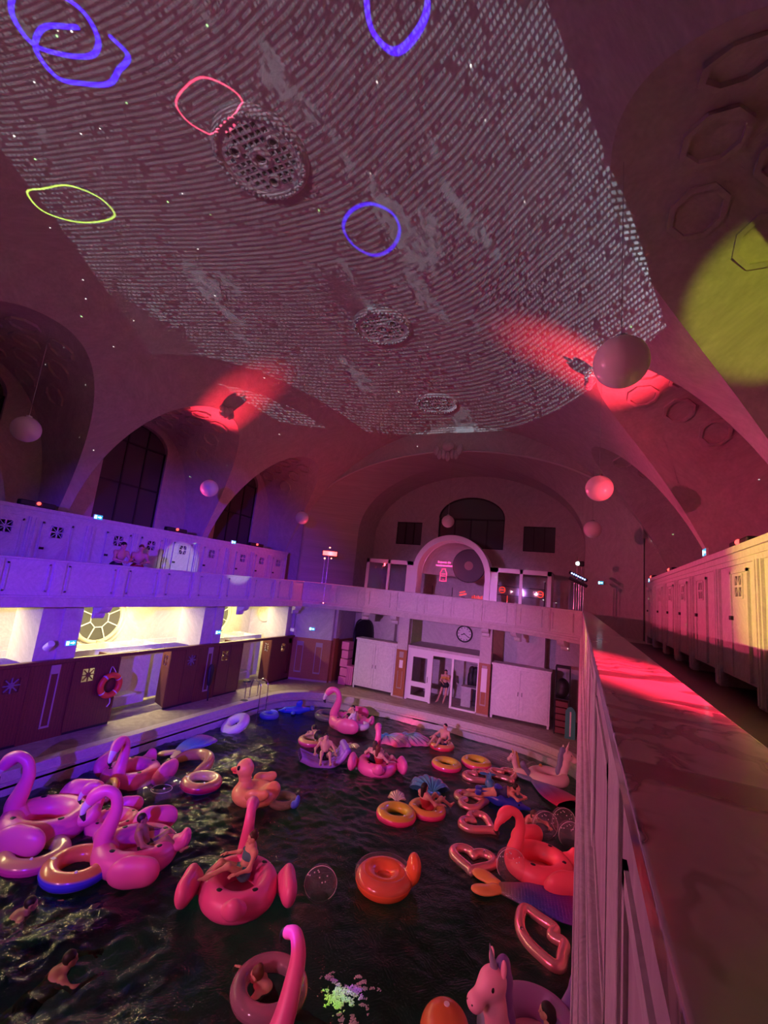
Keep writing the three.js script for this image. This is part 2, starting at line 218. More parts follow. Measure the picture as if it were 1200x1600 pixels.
bays.forEach((zc, bi) => { for (const s of [-1, 1]) {
  const seen = bi < 3;
  const lun = structGroup('lunette_' + (s < 0 ? 'left' : 'right') + (bi ? '_00' + bi : ''), 'arched lunette recess with octagonal coffers above the cabins');
  const X = (u) => AX + s * u;
  part('intrados', sheet((a, b) => { const d = -LW * Math.cos(a * PI), y = archY(d); return [X(lerp(vaultU(y) - 0.01, LOUT, b)), y, zc + d]; }, 64, 10, (a, b, p) => [p[0], p[1] * 0.7 + p[2]]), M.vault, lun);
  { const sh = new THREE.Shape(); sh.moveTo(-LW, 6.9); for (let i = 0; i <= 48; i++) { const d = -LW * Math.cos((i / 48) * PI); sh.lineTo(d, archY(d) + 0.02); } sh.lineTo(LW, 6.9);
    const hole = new THREE.Path(winGlass.getPoints(24).reverse()); sh.holes.push(hole);
    const g = extr(sh, 0.3, 0, 24).rotateY(PI / 2).translate(s < 0 ? X(LOUT) - 0.3 : X(LOUT), 0, zc); part('recess_wall', boxUV(g), M.plaster, lun); }
  part('recess_sill', bx(Math.min(X(10.7), X(12.32)), Math.max(X(10.7), X(12.32)), 6.9, 7.2, zc - LW, zc + LW), M.plaster, lun);
  if (seen) { // coffers laid along the curve of the recess
    for (let k = -2; k <= 2; k++) for (let j = 0; j < 5; j++) {
      const d = k * 1.12 + (j % 2 ? 0.0 : 0.56) * (j % 2 ? 0 : 1), dd = clamp(d, -3.1, 3.1); if (Math.abs(d) > 2.95) continue;
      const y = archY(dd), u = LOUT - 0.62 - j * 1.02; if (u - 0.5 < vaultU(y)) continue;
      const e = 0.02, sl = (archY(dd + e) - archY(dd - e)) / (2 * e), nrm = V(0, -1, sl).normalize(), o = part('coffer', coffer, M.vault, lun);
      o.quaternion.setFromRotationMatrix(new THREE.Matrix4().makeBasis(V(1, 0, 0), nrm.clone().cross(V(1, 0, 0)).normalize(), nrm)); o.position.set(X(u), y, zc + dd).addScaledVector(nrm, -0.005);
    }
    if (bi === 1) { // moulded keystone bracket at the crown of the arch: scrolls and leaves
      const kp = [X(vaultU(archY(0)) - 0.05), archY(0) - 0.02, zc], key = thing('keystone_ornament', ['sculpted plaster keystone over the far ' + (s < 0 ? 'left' : 'right') + ' lunette arch next to the end arch', 'sculpted grey plaster keystone on the red-lit ' + (s < 0 ? 'lunette above the two leaning guests' : 'lunette beside the largest hanging globe'), 'sculpted plaster keystone on the lunette arch ' + (s < 0 ? 'beside the yellow-green laser ring' : 'lit by the yellow-green beam')][bi], 'ornament', kp);
      key.scale.setScalar(0.8); const lst = []; for (let i = 0; i < 9; i++) { const a = (i / 9) * 2 * PI; lst.push(ball(0.12 + 0.05 * rnd(), -s * (0.1 + 0.12 * rnd()), -0.1 + 0.2 * Math.sin(a) + 0.08 * rnd(), 0.36 * Math.cos(a), 1, 1.3, 1, 10, 8)); }
      part('leaf_cluster', lst, M.parapet, key); part('boss', [ball(0.26, -s * 0.14, -0.06, 0, 0.8, 1.1, 1, 16, 12)], M.parapet, key);
      part('scroll', [tube([[0, 0.25, -0.4], [-s * 0.1, 0.3, 0], [0, 0.25, 0.4]], 0.06, 16, 8)], M.parapet, key);
    }
    // window: dark night outside
    const w = structGroup('window_' + (++winN), 'tall dark arched window in the lunette');
    const px = X(LOUT) + s * 0.16;
    for (let q = 0; q < 3; q++) { const x0 = -1.5 + q, x1 = x0 + 1; for (const [y0, y1] of [[7.35, 9.2], [9.2, 11.15]]) part('pane', bx(px - 0.01, px + 0.01, y0 + 0.02, y1 - 0.02, zc + x0 + 0.03, zc + x1 - 0.03), M.darkGlass, w); }
    { const fan = new THREE.Shape(); fan.absellipse(0, 11.17, 1.5, 0.96, 0, PI); part('fanlight_pane', extr(fan, 0.02, 0, 20).rotateY(PI / 2).translate(px - 0.01, 0, zc), M.darkGlass, w); }
    const fr = []; for (const x of [-1.52, -0.5, 0.5, 1.52]) fr.push(bx(px - 0.05, px + 0.05, 7.3, Math.abs(x) > 1 ? 11.2 : 12.05, zc + x - 0.035, zc + x + 0.035)); for (const y of [7.33, 9.2, 11.16]) fr.push(bx(px - 0.05, px + 0.05, y - 0.04, y + 0.04, zc - 1.55, zc + 1.55));
    part('frame', fr, M.bronze, w);
  }
} });
// walls
struct('wall_left', [bx(-18.9, -18.0, GF, 7.2, ZF, ZN), bx(-18.9, -18.6, 0, GF, -27, ZN)], M.plaster);
struct('wall_right', [bx(3.9, 4.8, GF, 7.2, ZF, ZN), bx(1.2, 1.5, 0, GF, ZF, ZN)], M.plaster);
struct('wall_near', bx(-19.7, 5.6, -0.2, 15.8, ZN, ZN + 0.4), M.plaster);
{ // end arch: from the hall's vault down to the narrower end bay
  const sh = new THREE.Shape(), n = 60; sh.moveTo(-12.4, 4.0); sh.lineTo(-12.4, 16.2); sh.lineTo(12.4, 16.2); sh.lineTo(12.4, 4.0); sh.lineTo(9.75, 4.0); sh.lineTo(9.75, 9.2);
  for (let i = 0; i <= n; i++) { const a = (i / n) * PI; sh.lineTo(9.75 * Math.cos(a), 9.2 + 4.75 * Math.sin(a)); } sh.lineTo(-9.75, 4.0); sh.lineTo(-12.4, 4.0);
  struct('wall_end_arch', boxUV(extr(sh, 0.45).translate(AX, 0, ZF - 0.45)), M.vault);
  struct('trim_1', tube(Array.from({ length: 41 }, (_, i) => { const a = (i / 40) * PI; return [AX + 9.68 * Math.cos(a), 9.2 + 4.68 * Math.sin(a), ZF + 0.03]; }), 0.07, 80, 8), M.parapet);
  const w = (z) => lerp(9.7, 7.2, clamp((-24.2 - z) / 2.6));
  const sect = (b, z) => { const W = w(z); if (b < 0.2) return [AX - W, lerp(4.0, 9.2, b / 0.2), z]; if (b > 0.8) return [AX + W, lerp(9.2, 4.0, (b - 0.8) / 0.2), z]; const a = PI - ((b - 0.2) / 0.6) * PI; return [AX + W * Math.cos(a), 9.2 + 4.7 * Math.sin(a), z]; };
  const zs = [-23.83, -24.2, -25.5, -26.8, -26.82, -28, -29.55];
  struct('ceiling_end_bay', sheet((a, b) => sect(b, zs[Math.round(a * 6)]), 6, 80, (a, b, p) => [p[0] + p[2], p[1]]), M.plaster);
  // ornament on the crown of the end arch
  const o = thing('crown_ornament', 'sculpted plaster cluster of shells hanging at the crown of the end arch', 'ornament', [AX - 0.2, 13.75, ZF + 0.2]);
  const l = []; for (let i = 0; i < 9; i++) { const a = -PI * (0.05 + (0.9 * i) / 8); l.push(ball(0.2, 0.75 * Math.cos(a), 0.25 + 0.5 * Math.sin(a) + 0.1 * (i % 2), 0.1 * rnd(), 0.75, 1.5, 0.7, 12, 8)); }
  part('leaf_cluster', l, M.parapet, o); part('boss', ball(0.34, 0, 0.35, 0.1, 1, 0.9, 0.6), M.parapet, o);
}
{ // end wall with three windows
  const sh = new THREE.Shape(); sh.moveTo(-7.3, 4.0); sh.lineTo(-7.3, 14.2); sh.lineTo(7.3, 14.2); sh.lineTo(7.3, 4.0);
  const rect = (x0, x1, y0, y1) => { const p = new THREE.Path(); p.moveTo(x0, y0); p.lineTo(x0, y1); p.lineTo(x1, y1); p.lineTo(x1, y0); return p; };
  const r1 = [-5.45, -3.5, 8.85, 10.5], r2 = [3.52, 5.47, 8.85, 10.5]; sh.holes.push(rect(...r1), rect(...r2));
  const mid = new THREE.Path(); mid.moveTo(-2.27, 8.85); mid.lineTo(-2.27, 10.9); for (let i = 0; i <= 24; i++) { const a = PI - (i / 24) * PI; mid.lineTo(2.3 * Math.cos(a), 10.9 + 1.5 * Math.sin(a)); } mid.lineTo(2.27, 8.85); sh.holes.push(mid);
  struct('wall_far', boxUV(extr(sh, 0.4).translate(AX, 0, -29.9)), M.plaster);
  const rw = (x0, x1, y0, y1, n) => { const w = structGroup('window_' + (++winN), 'dark rectangular window with ' + n + ' lights in the end wall'); const d = (x1 - x0) / n; for (let i = 0; i < n; i++) part('pane', bx(AX + x0 + i * d + 0.03, AX + x0 + (i + 1) * d - 0.03, y0 + 0.03, y1 - 0.03, -29.68, -29.66), M.darkGlass, w);
    const f = [bx(AX + x0, AX + x1, y0, y0 + 0.07, -29.7, -29.6), bx(AX + x0, AX + x1, y1 - 0.07, y1, -29.7, -29.6)]; for (let i = 0; i <= n; i++) f.push(bx(AX + x0 + i * d - 0.04, AX + x0 + i * d + 0.04, y0, y1, -29.7, -29.6)); part('frame', f, M.bronze, w); };
  rw(...r1, 3); rw(...r2, 3);
  const w = structGroup('window_' + (++winN), 'large dark arched window in the end wall');
  for (let i = 0; i < 4; i++) part('pane', bx(AX - 2.24 + i * 1.12 + 0.03, AX - 2.24 + (i + 1) * 1.12 - 0.03, 8.9, 10.82, -29.68, -29.66), M.darkGlass, w);
  const fan = new THREE.Shape(); fan.absellipse(0, 10.9, 2.28, 1.48, 0, PI); part('fanlight_pane', extr(fan, 0.02, 0, 24).translate(AX, 0, -29.68), M.darkGlass, w);
  const f = []; for (let i = 0; i <= 4; i++) f.push(bx(AX - 2.24 + i * 1.12 - 0.04, AX - 2.24 + i * 1.12 + 0.04, 8.85, 10.9, -29.7, -29.58)); for (const y of [8.88, 10.86]) f.push(bx(AX - 2.28, AX + 2.28, y - 0.05, y + 0.05, -29.7, -29.58)); f.push(tube(Array.from({ length: 25 }, (_, i) => { const a = (i / 24) * PI; return [AX + 2.27 * Math.cos(a), 10.9 + 1.47 * Math.sin(a), -29.62]; }), 0.05, 40, 6)); part('frame', f, M.bronze, w);
}
// pierced plaster ventilation roundels along the crown
const roseDepth = 0.16;
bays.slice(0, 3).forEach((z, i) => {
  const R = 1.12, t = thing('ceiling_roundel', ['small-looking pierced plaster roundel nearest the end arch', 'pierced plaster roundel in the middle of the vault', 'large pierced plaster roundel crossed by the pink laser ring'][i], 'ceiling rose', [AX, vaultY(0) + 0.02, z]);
  const pr = [[R + 0.02, 0.06], [R, -0.1], [R - 0.1, -0.2], [R - 0.2, -0.17], [R - 0.24, 0.0]].map(([a, b]) => new THREE.Vector2(a, b)); part('rim', new THREE.LatheGeometry(pr, 48), M.parapet, t);
  part('bead_ring', Array.from({ length: 44 }, (_, k) => ball(0.05, (R - 0.12) * Math.cos((k / 44) * 2 * PI), -0.2, (R - 0.12) * Math.sin((k / 44) * 2 * PI), 1, 1, 1, 8, 6)), M.parapet, t);
  const s = new THREE.Shape(); s.absarc(0, 0, R - 0.2, 0, 2 * PI); const g = 0.17; for (let a = -6; a <= 6; a++) for (let b = -6; b <= 6; b++) { const x = a * g, y = b * g, r = Math.hypot(x, y); if (r > R - 0.34 || r < 0.33) continue; if ([0.4, 2.5, 4.6].some((q) => Math.hypot(x - 0.58 * Math.cos(q), y - 0.58 * Math.sin(q)) < 0.2)) continue; const h = new THREE.Path(); h.moveTo(x - 0.055, y - 0.055); h.lineTo(x - 0.055, y + 0.055); h.lineTo(x + 0.055, y + 0.055); h.lineTo(x + 0.055, y - 0.055); s.holes.push(h); }
  for (const q of [0.4, 2.5, 4.6]) { const h = new THREE.Path(); h.absarc(0.58 * Math.cos(q), 0.58 * Math.sin(q), 0.09, 0, 2 * PI, true); s.holes.push(h); } const hc = new THREE.Path(); hc.absarc(0, 0, 0.12, 0, 2 * PI, true); s.holes.push(hc);
  part('grille', extr(s, 0.07, 0, 24).rotateX(PI / 2).translate(0, -0.06, 0), M.parapet, t);
  part('hub', new THREE.LatheGeometry([[0.12, -0.08], [0.14, -0.2], [0.26, -0.17], [0.3, -0.08]].map(([a, b]) => new THREE.Vector2(a, b)), 28), M.parapet, t);
  for (const q of [0.4, 2.5, 4.6]) part('socket', new THREE.LatheGeometry([[0.09, -0.08], [0.1, -0.2], [0.15, -0.16], [0.16, -0.08]].map(([a, b]) => new THREE.Vector2(a, b)), 18).translate(0.58 * Math.cos(q), 0, 0.58 * Math.sin(q)), M.parapet, t);
  part('shade_backing', cyl(R, R, 0.02, 0, 0.0, 0, 40), M.black, t);  // black disc paints the shade inside the grille holes, no real opening behind
});

// ---------------------------------------------------------------- pool, deck, water
const poolR = (z) => { const k = clamp((-17.6 - z) / 3.5); return k; };
const outline = (() => { const p = []; p.push([-13.4, 9.5]); for (let z = 9.5; z >= -17.4; z -= 1.345) p.push([-13.4, z]); const cxp = -6.55; for (let i = 1; i <= 48; i++) { const a = PI - (i / 49) * PI, n = 2.9, c = Math.cos(a), s = Math.sin(a); p.push([cxp + 6.85 * Math.sign(c) * Math.pow(Math.abs(c), 2 / n), -17.5 - 3.6 * Math.pow(s, 2 / n)]); } for (let z = -17.5; z <= 9.5; z += 1.35) p.push([0.3, z]); return p; })();
const grow = (d) => outline.map(([x, z]) => { const cx = -6.55, a = [x - cx, z + 6]; const sx = (6.85 + d) / 6.85, sz = (15.1 + d) / 15.1; return [cx + a[0] * sx, -6 + a[1] * sz]; });
const shapeOf = (o) => new THREE.Shape(o.map(([x, z]) => new THREE.Vector2(x, -z)));
const ring = (a, b, h, y) => { const s = shapeOf(b); s.holes.push(new THREE.Path(a.map(([x, z]) => new THREE.Vector2(x, -z)).reverse())); return boxUV(extr(s, h).rotateX(-PI / 2).translate(0, y, 0)); };
{
  const s = new THREE.Shape(); s.moveTo(-19, 27.4); s.lineTo(1.3, 27.4); s.lineTo(1.3, -11.2); s.lineTo(-19, -11.2); s.holes.push(new THREE.Path(grow(0.42).map(([x, z]) => new THREE.Vector2(x, -z)).reverse()));
  struct('floor', boxUV(extr(s, 0.3).rotateX(-PI / 2).translate(0, -0.3, 0)), M.deck, 'beige terrazzo deck around the pool');
  struct('trim_2', ring(grow(0.08), grow(0.42), 0.3, -0.26), M.coping, 'pale raised kerb round the pool edge');
  struct('trim_3', ring(outline, grow(0.14), 0.14, -0.36), M.coping, 'overflow step just above the water');
  struct('pool_wall', ring(outline, grow(0.3), 1.9, -2.2), M.poolWall, 'white tiled pool wall');
  struct('pool_floor', boxUV(extr(shapeOf(grow(0.2)), 0.1).rotateX(-PI / 2).translate(0, -2.3, 0)), M.basin, 'green tiled floor of the pool');
}
const WY = -0.6;
{ // rippling water
  const xl = (z) => { if (z > -17.5) return [-13.4, 0.3]; const s = clamp((-17.5 - z) / 3.6), n = 2.9, c = Math.pow(Math.max(0, 1 - Math.pow(s, n)), 1 / n); return [-6.55 - 6.85 * c, -6.55 + 6.85 * c]; };
  const wave = (x, z) => { const near = sstep(-11, -5, -Math.hypot((x + 8) * 0.8, (z + 5) * 0.9)); const act = 0.5 + 0.9 * sstep(-0.25, 0.35, fbm(x * 0.16 + 3, z * 0.16, 2, 2)) + 1.4 * near * sstep(-3, -9, x);
    return act * (0.022 * Math.sin(2.1 * x + 1.2 * z + 2.5 * fbm(x * 0.5, z * 0.5, 1, 2)) + 0.055 * fbm(x * 1.5, z * 1.9, 4, 3) + 0.036 * fbm(x * 4.6 + z * 1.4, z * 4.0, 8, 3)); };
  const zA = 9.5, zB = -21.08, nz = 560, nx = 250;
  const g = sheet((a, b) => { const z = lerp(zA, zB, a), [l, r] = xl(z), x = lerp(l, r, b); return [x, WY + wave(x, z), z]; }, nz, nx, (a, b, p) => [p[0], p[2]]);
  const w = single('water', g, phys(C(0.16, 0.34, 0.26), 0.03, { transmission: 1, thickness: 0, ior: 1.33, bumpMap: rep(grainB, 0.9, 0.9), bumpScale: 0.012 }), 'dark rippling water filling the pool', 'water', null, 'stuff'); w.castShadow = false;
}

// ---------------------------------------------------------------- galleries: slabs, parapets with pilasters and panels, corbels
struct('gallery_slab', [bx(-18.9, -14.1, 4.18, GF, -21, ZN), bx(0.12, 4.8, 4.18, GF, -21, ZN), boxUV(extr(new THREE.Shape([[-18.9, 20.9], [-14.1, 20.9], [-11.2, 22.6], [-2.9, 22.6], [0.12, 20.9], [4.8, 20.9], [4.8, 30], [-18.9, 30]].map(([x, z]) => new THREE.Vector2(x, z))), 0.27).rotateX(-PI / 2).translate(0, 4.18, 0))], M.plaster, 'underside and floor of the gallery around the pool');
struct('gallery_floor', [bx(-18.0, -14.47, GF, GF + 0.012, -22, ZN), bx(0.34, 3.9, GF, GF + 0.012, -22, ZN)], M.galleryFloor, 'dark floor of the side galleries');
// one straight run of parapet from A to B (plan points), pool side to the right-hand normal given
function parapetRun(name, label, a, b, nrm, cuts, capMat, faceMat) {
  const A = V(a[0], 0, a[1]), B = V(b[0], 0, b[1]), L = A.distanceTo(B), dir = B.clone().sub(A).normalize(), N = V(nrm[0], 0, nrm[1]).normalize();
  const g = structGroup(name, label), m = new THREE.Matrix4().makeBasis(dir, V(0, 1, 0), N).setPosition(A); // local x along, z towards the pool
  const put = (n, geo, mt) => part(n, geo.map((q) => q.applyMatrix4(m)), mt, g);
  put('wall', [bx(0, L, 4.3, PT - 0.05, -0.24, -0.03)], faceMat);
  put('cornice', [rbx(-0.02, L + 0.02, 4.3, 4.42, -0.1, 0.09, 0.03), rbx(-0.02, L + 0.02, 4.42, 4.5, -0.1, 0.04, 0.02), rbx(-0.02, L + 0.02, 4.16, 4.3, -0.1, 0.02, 0.02)], faceMat);
  put('coping', [rbx(-0.02, L + 0.02, PT - 0.06, PT, -0.27, 0.025, 0.014, 3)], capMat);
  const xs = cuts.map((c) => clamp(c, 0, L)).sort((p, q) => p - q);
  for (const x of xs) put('pilaster', [rbx(x - 0.17, x + 0.17, 4.5, PT - 0.06, -0.1, 0.025, 0.012), rbx(x - 0.11, x + 0.11, 4.62, PT - 0.16, -0.1, 0.04, 0.008)], faceMat);
  const e = [0, ...xs, L]; for (let i = 0; i + 1 < e.length; i++) { const x0 = e[i] + 0.26, x1 = e[i + 1] - 0.26; if (x1 - x0 < 0.4) continue; const y0 = 4.6, y1 = PT - 0.15, t = 0.045; put('panel_moulding', [bx(x0, x1, y0, y0 + t, -0.05, 0.01), bx(x0, x1, y1 - t, y1, -0.05, 0.01), bx(x0, x0 + t, y0, y1, -0.05, 0.01), bx(x1 - t, x1, y0, y1, -0.05, 0.01)], faceMat); }
  return g;
}
const pl = [6.5, 4.9, 3.2, 1.6, 0, -1.65, -3.3, -4.95, -6.5, -8.1, -10.1, -11.7, -13.28, -14.88, -16.66, -18.5, -20.0];
parapetRun('parapet_left', 'panelled stone parapet of the left gallery lit blue', [-14.2, ZN], [-14.2, -20.9], [1, 0], pl.map((z) => ZN - z), M.parapet, M.parapet);
parapetRun('parapet_left_corner', 'slanting parapet at the corner of the left gallery', [-14.2, -20.9], [-11.2, -22.7], [1.8, 3], [1.75, 3.35], M.parapet, M.parapet);
parapetRun('parapet_far', 'panelled stone parapet in front of the restaurant', [-11.2, -22.7], [-2.9, -22.7], [0, 1], [1.85, 3.45, 4.9, 6.5, 8.15], M.parapet, M.parapet);
parapetRun('parapet_right_corner', 'slanting parapet at the far end of the right gallery', [-2.9, -22.7], [0.1, -20.9], [-1.8, 3], [1.75, 3.3], M.parapet, M.parapet);
{ // near parapet with its polished marble top
  const g = structGroup('parapet_right', 'parapet of the right gallery with a polished veined marble top'), zs = [ZN, -20.9];
  part('wall', [bx(0.09, 0.33, 4.3, PT - 0.04, zs[1], zs[0])], M.streak, g);
  part('cornice', [rbx(0.0, 0.16, 4.3, 4.42, zs[1], zs[0], 0.03), rbx(0.02, 0.16, 4.42, 4.5, zs[1], zs[0], 0.02), rbx(0.045, 0.16, 4.16, 4.3, zs[1], zs[0], 0.02), rbx(0.05, 0.16, 4.5, 4.58, zs[1], zs[0], 0.02)], M.parapet, g);
  for (const z of pl.map((q) => q + 0.35)) part('pilaster', [rbx(0.08, 0.2, 4.5, 5.52, z - 0.17, z + 0.17, 0.008)], M.parapet, g);
  for (let i = 0; i + 1 < pl.length; i++) { const z0 = pl[i] + 0.35 - 0.26, z1 = pl[i + 1] + 0.35 + 0.26, y0 = 4.66, y1 = 5.34, t = 0.04; part('panel_moulding', [bx(0.082, 0.1, y0, y0 + t, z1, z0), bx(0.082, 0.1, y1 - t, y1, z1, z0), bx(0.082, 0.1, y0, y1, z0 - t, z0), bx(0.082, 0.1, y0, y1, z1, z1 + t)], M.parapet, g); }
  const cuts = [ZN, 7.4, 4.2, 1.35, -1.55, -4.6, -7.7, -10.9, -14.1, -17.4, -20.9]; for (let i = 0; i + 1 < cuts.length; i++) part('marble_slab', rbx(0.066, 0.36, PT - 0.045, PT, cuts[i + 1] + 0.001, cuts[i] - 0.001, 0.006, 2), M.marble, g);
}
{ // scrolled corbels under the cornice
  const prof = new THREE.Shape(); prof.moveTo(0, 0); prof.lineTo(0, -0.42); prof.bezierCurveTo(0.1, -0.42, 0.12, -0.3, 0.1, -0.22); prof.bezierCurveTo(0.22, -0.26, 0.38, -0.2, 0.42, 0); prof.lineTo(0, 0);
  const geo = boxUV(extr(prof, 0.34, 0.015, 8).translate(0, 0, -0.17));
  const spots = [...[-2.9, -9.8, -16.53].map((z) => [-14.62, z, 0]), [-14.45, -20.75, -0.5], ...[-9.26, -4.31].map((x) => [x, -22.93, -PI / 2]), [-11.2, -23.0, -0.9], [-2.75, -23.0, -PI / 2 - 0.6], [-0.55, -21.6, -PI / 2 - 0.6]];
  const l = ['corbel beside the first lit bay of the left gallery', 'corbel in front of the round barred window', 'corbel in front of the second lit bay', 'corbel at the slanting left corner', 'corbel on the pillar beside the white cupboard', 'corbel on the pillar right of the clock', 'corbel near the purple recess', 'corbel above the right white cupboard', 'corbel at the end of the right gallery'];
  spots.forEach(([x, z, r], i) => { const o = single('corbel', geo, M.parapet, 'scrolled plaster ' + l[i], 'corbel'); o.position.set(x, 4.18, z); o.rotation.y = r; });
}

// ---------------------------------------------------------------- ground floor, left: wooden cabins below an open, warmly lit corridor
const sq = (s) => { const p = new THREE.Path(); p.moveTo(-s, -s); p.lineTo(-s, s); p.lineTo(s, s); p.lineTo(s, -s); return p; };
const rosetteBars = (() => { const l = []; for (let i = 0; i < 4; i++) { const a = (i * PI) / 4; l.push(bx(-0.23, 0.23, -0.016, 0.016, -0.02, 0.02).rotateZ(a)); } l.push(new THREE.TorusGeometry(0.07, 0.018, 6, 16)); return merged(l); })();
function leftPanel(z0, z1, y0, y1, x, th, holes) { // z0 nearer; holes: [z, y, half]
  const s = new THREE.Shape(); s.moveTo(-z0, y0); s.lineTo(-z1, y0); s.lineTo(-z1, y1); s.lineTo(-z0, y1);
  for (const [z, y, h] of holes || []) { const p = new THREE.Path(); p.moveTo(-z - h, y - h); p.lineTo(-z - h, y + h); p.lineTo(-z + h, y + h); p.lineTo(-z + h, y - h); s.holes.push(p); }
  return boxUV(onLeft(extr(s, th)).translate(x - th, 0, 0));
}
function woodCabin(z0, z1, label, ros, open) {
  const t = thing('wooden_cabin', label, 'cabin', [0, 0, 0], 0, 'wooden changing cabins along the left wall'), zm = (z0 + z1) / 2;
  part('front_panel', leftPanel(z0, z1, 0.08, 2.3, -15.1, 0.06, ros != null ? [[ros, 1.8, 0.21]] : []), M.wood, t);
  part('plinth', bx(-15.16, -15.12, 0, 0.08, z1, z0), M.black, t);
  const n = Math.max(1, Math.round((z0 - z1) / 0.9)); for (let i = 0; i <= n; i++) { const z = lerp(z0, z1, i / n); if (ros != null && Math.abs(z - ros) < 0.3) continue; part('stile', bx(-15.1, -15.085, 0.1, 2.28, z - 0.035, z + 0.035), M.wood, t); }
  if (ros != null) { const b = part('rosette_bars', rosetteBars, open ? M.wood : M.petal, t); b.rotation.y = PI / 2; b.position.set(-15.12, 1.8, ros); if (!open) part('rosette_plate', bx(-15.17, -15.14, 1.58, 2.02, ros - 0.22, ros + 0.22), M.wood, t); }
  return t;
}
woodCabin(-2.2, -5.6, 'wooden changing cabin front beyond the left end of the deck', null);
woodCabin(-5.6, -8.45, 'dark wooden cabin front with a pale barred rosette before the first pillar', -8.0, false);
woodCabin(-9.75, -11.28, 'dark wooden cabin front with a glowing square rosette beside the lifebuoy', -10.24, true);
woodCabin(-13.55, -15.0, 'dark wooden cabin front with a faint rosette after the first bench alcove', -14.62, false);
woodCabin(-16.2, -17.7, 'dark wooden cabin front with an oval glowing rosette beside the second pillar', -16.6, true);
woodCabin(-20.0, -21.84, 'dark wooden cabin front with a glowing rosette at the tiled corner', -21.1, true);
for (const [z0, z1, l] of [[-11.28, -13.55, 'pale bench alcove beside the lifebuoy'], [-17.7, -20.0, 'pale bench alcove behind the pool ladder']]) { // alcove with bench, and a half-open cabin door
  const t = thing('bench_alcove', l, 'alcove'); part('back_panel', bx(-16.35, -16.3, 0.1, 2.2, z1, z0), M.white, t); part('side_panel', bx(-16.3, -15.16, 0.1, 2.28, z0 - 0.05, z0 - 0.0), M.wood, t); part('bench_seat', rbx(-16.3, -15.75, 0.62, 0.68, z1 + 0.8, z0 - 0.05, 0.01), M.white, t); part('bench_support', bx(-16.28, -15.85, 0.1, 0.62, z0 - 0.5, z0 - 0.44), M.white, t);
  const d = part('cabin_door', boxUV(extr((() => { const s = new THREE.Shape([[0, 0.1], [0.85, 0.1], [0.85, 2.28], [0, 2.28]].map((q) => new THREE.Vector2(...q))); const p = new THREE.Path([[0.26, 1.62], [0.26, 2.02], [0.66, 2.02], [0.66, 1.62]].map((q) => new THREE.Vector2(...q))); s.holes.push(p); return s; })(), 0.04)), M.wood, t); d.position.set(-15.14, 0, z1 + 0.02); d.rotation.y = PI - 0.35;
  const b = part('rosette_bars', rosetteBars, M.wood, d); b.position.set(0.46, 1.82, 0.02);
}
struct('trim_4', [rbx(-15.22, -15.02, 2.3, 2.42, -21.95, ZN, 0.02)], M.wood, 'wooden rail on top of the cabins');
for (const [z0, z1, n] of [[-1.6, -2.75, ''], [-8.45, -9.75, '_001'], [-15.0, -16.2, '_002'], [-21.2, -22.0, '_003']]) {
  const p = structGroup('pier_left' + n, 'pier between the openings of the lit corridor');
  part('shaft', [bx(-16.6, -15.3, 2.3, 4.2, z1, z0), bx(-15.3, -15.12, 2.3, 4.2, z1 + 0.1, z0 - 0.62), bx(-15.3, -15.2, 2.3, 4.2, z1 + 0.55, z0)], M.plaster, p);
  part('wood_base', bx(-15.3, -15.12, 0, 2.3, z1, z0), M.wood, p);
  const zc = (z0 + z1) / 2 - 0.05; part('inlay_strip', [bx(-15.12, -15.1, 0.4, 2.0, zc - 0.14, zc - 0.1), bx(-15.12, -15.1, 0.4, 2.0, zc + 0.1, zc + 0.14), bx(-15.12, -15.1, 0.36, 0.42, zc - 0.14, zc + 0.14), bx(-15.12, -15.1, 1.98, 2.25, zc - 0.14, zc + 0.14)], M.inlay, p);
}
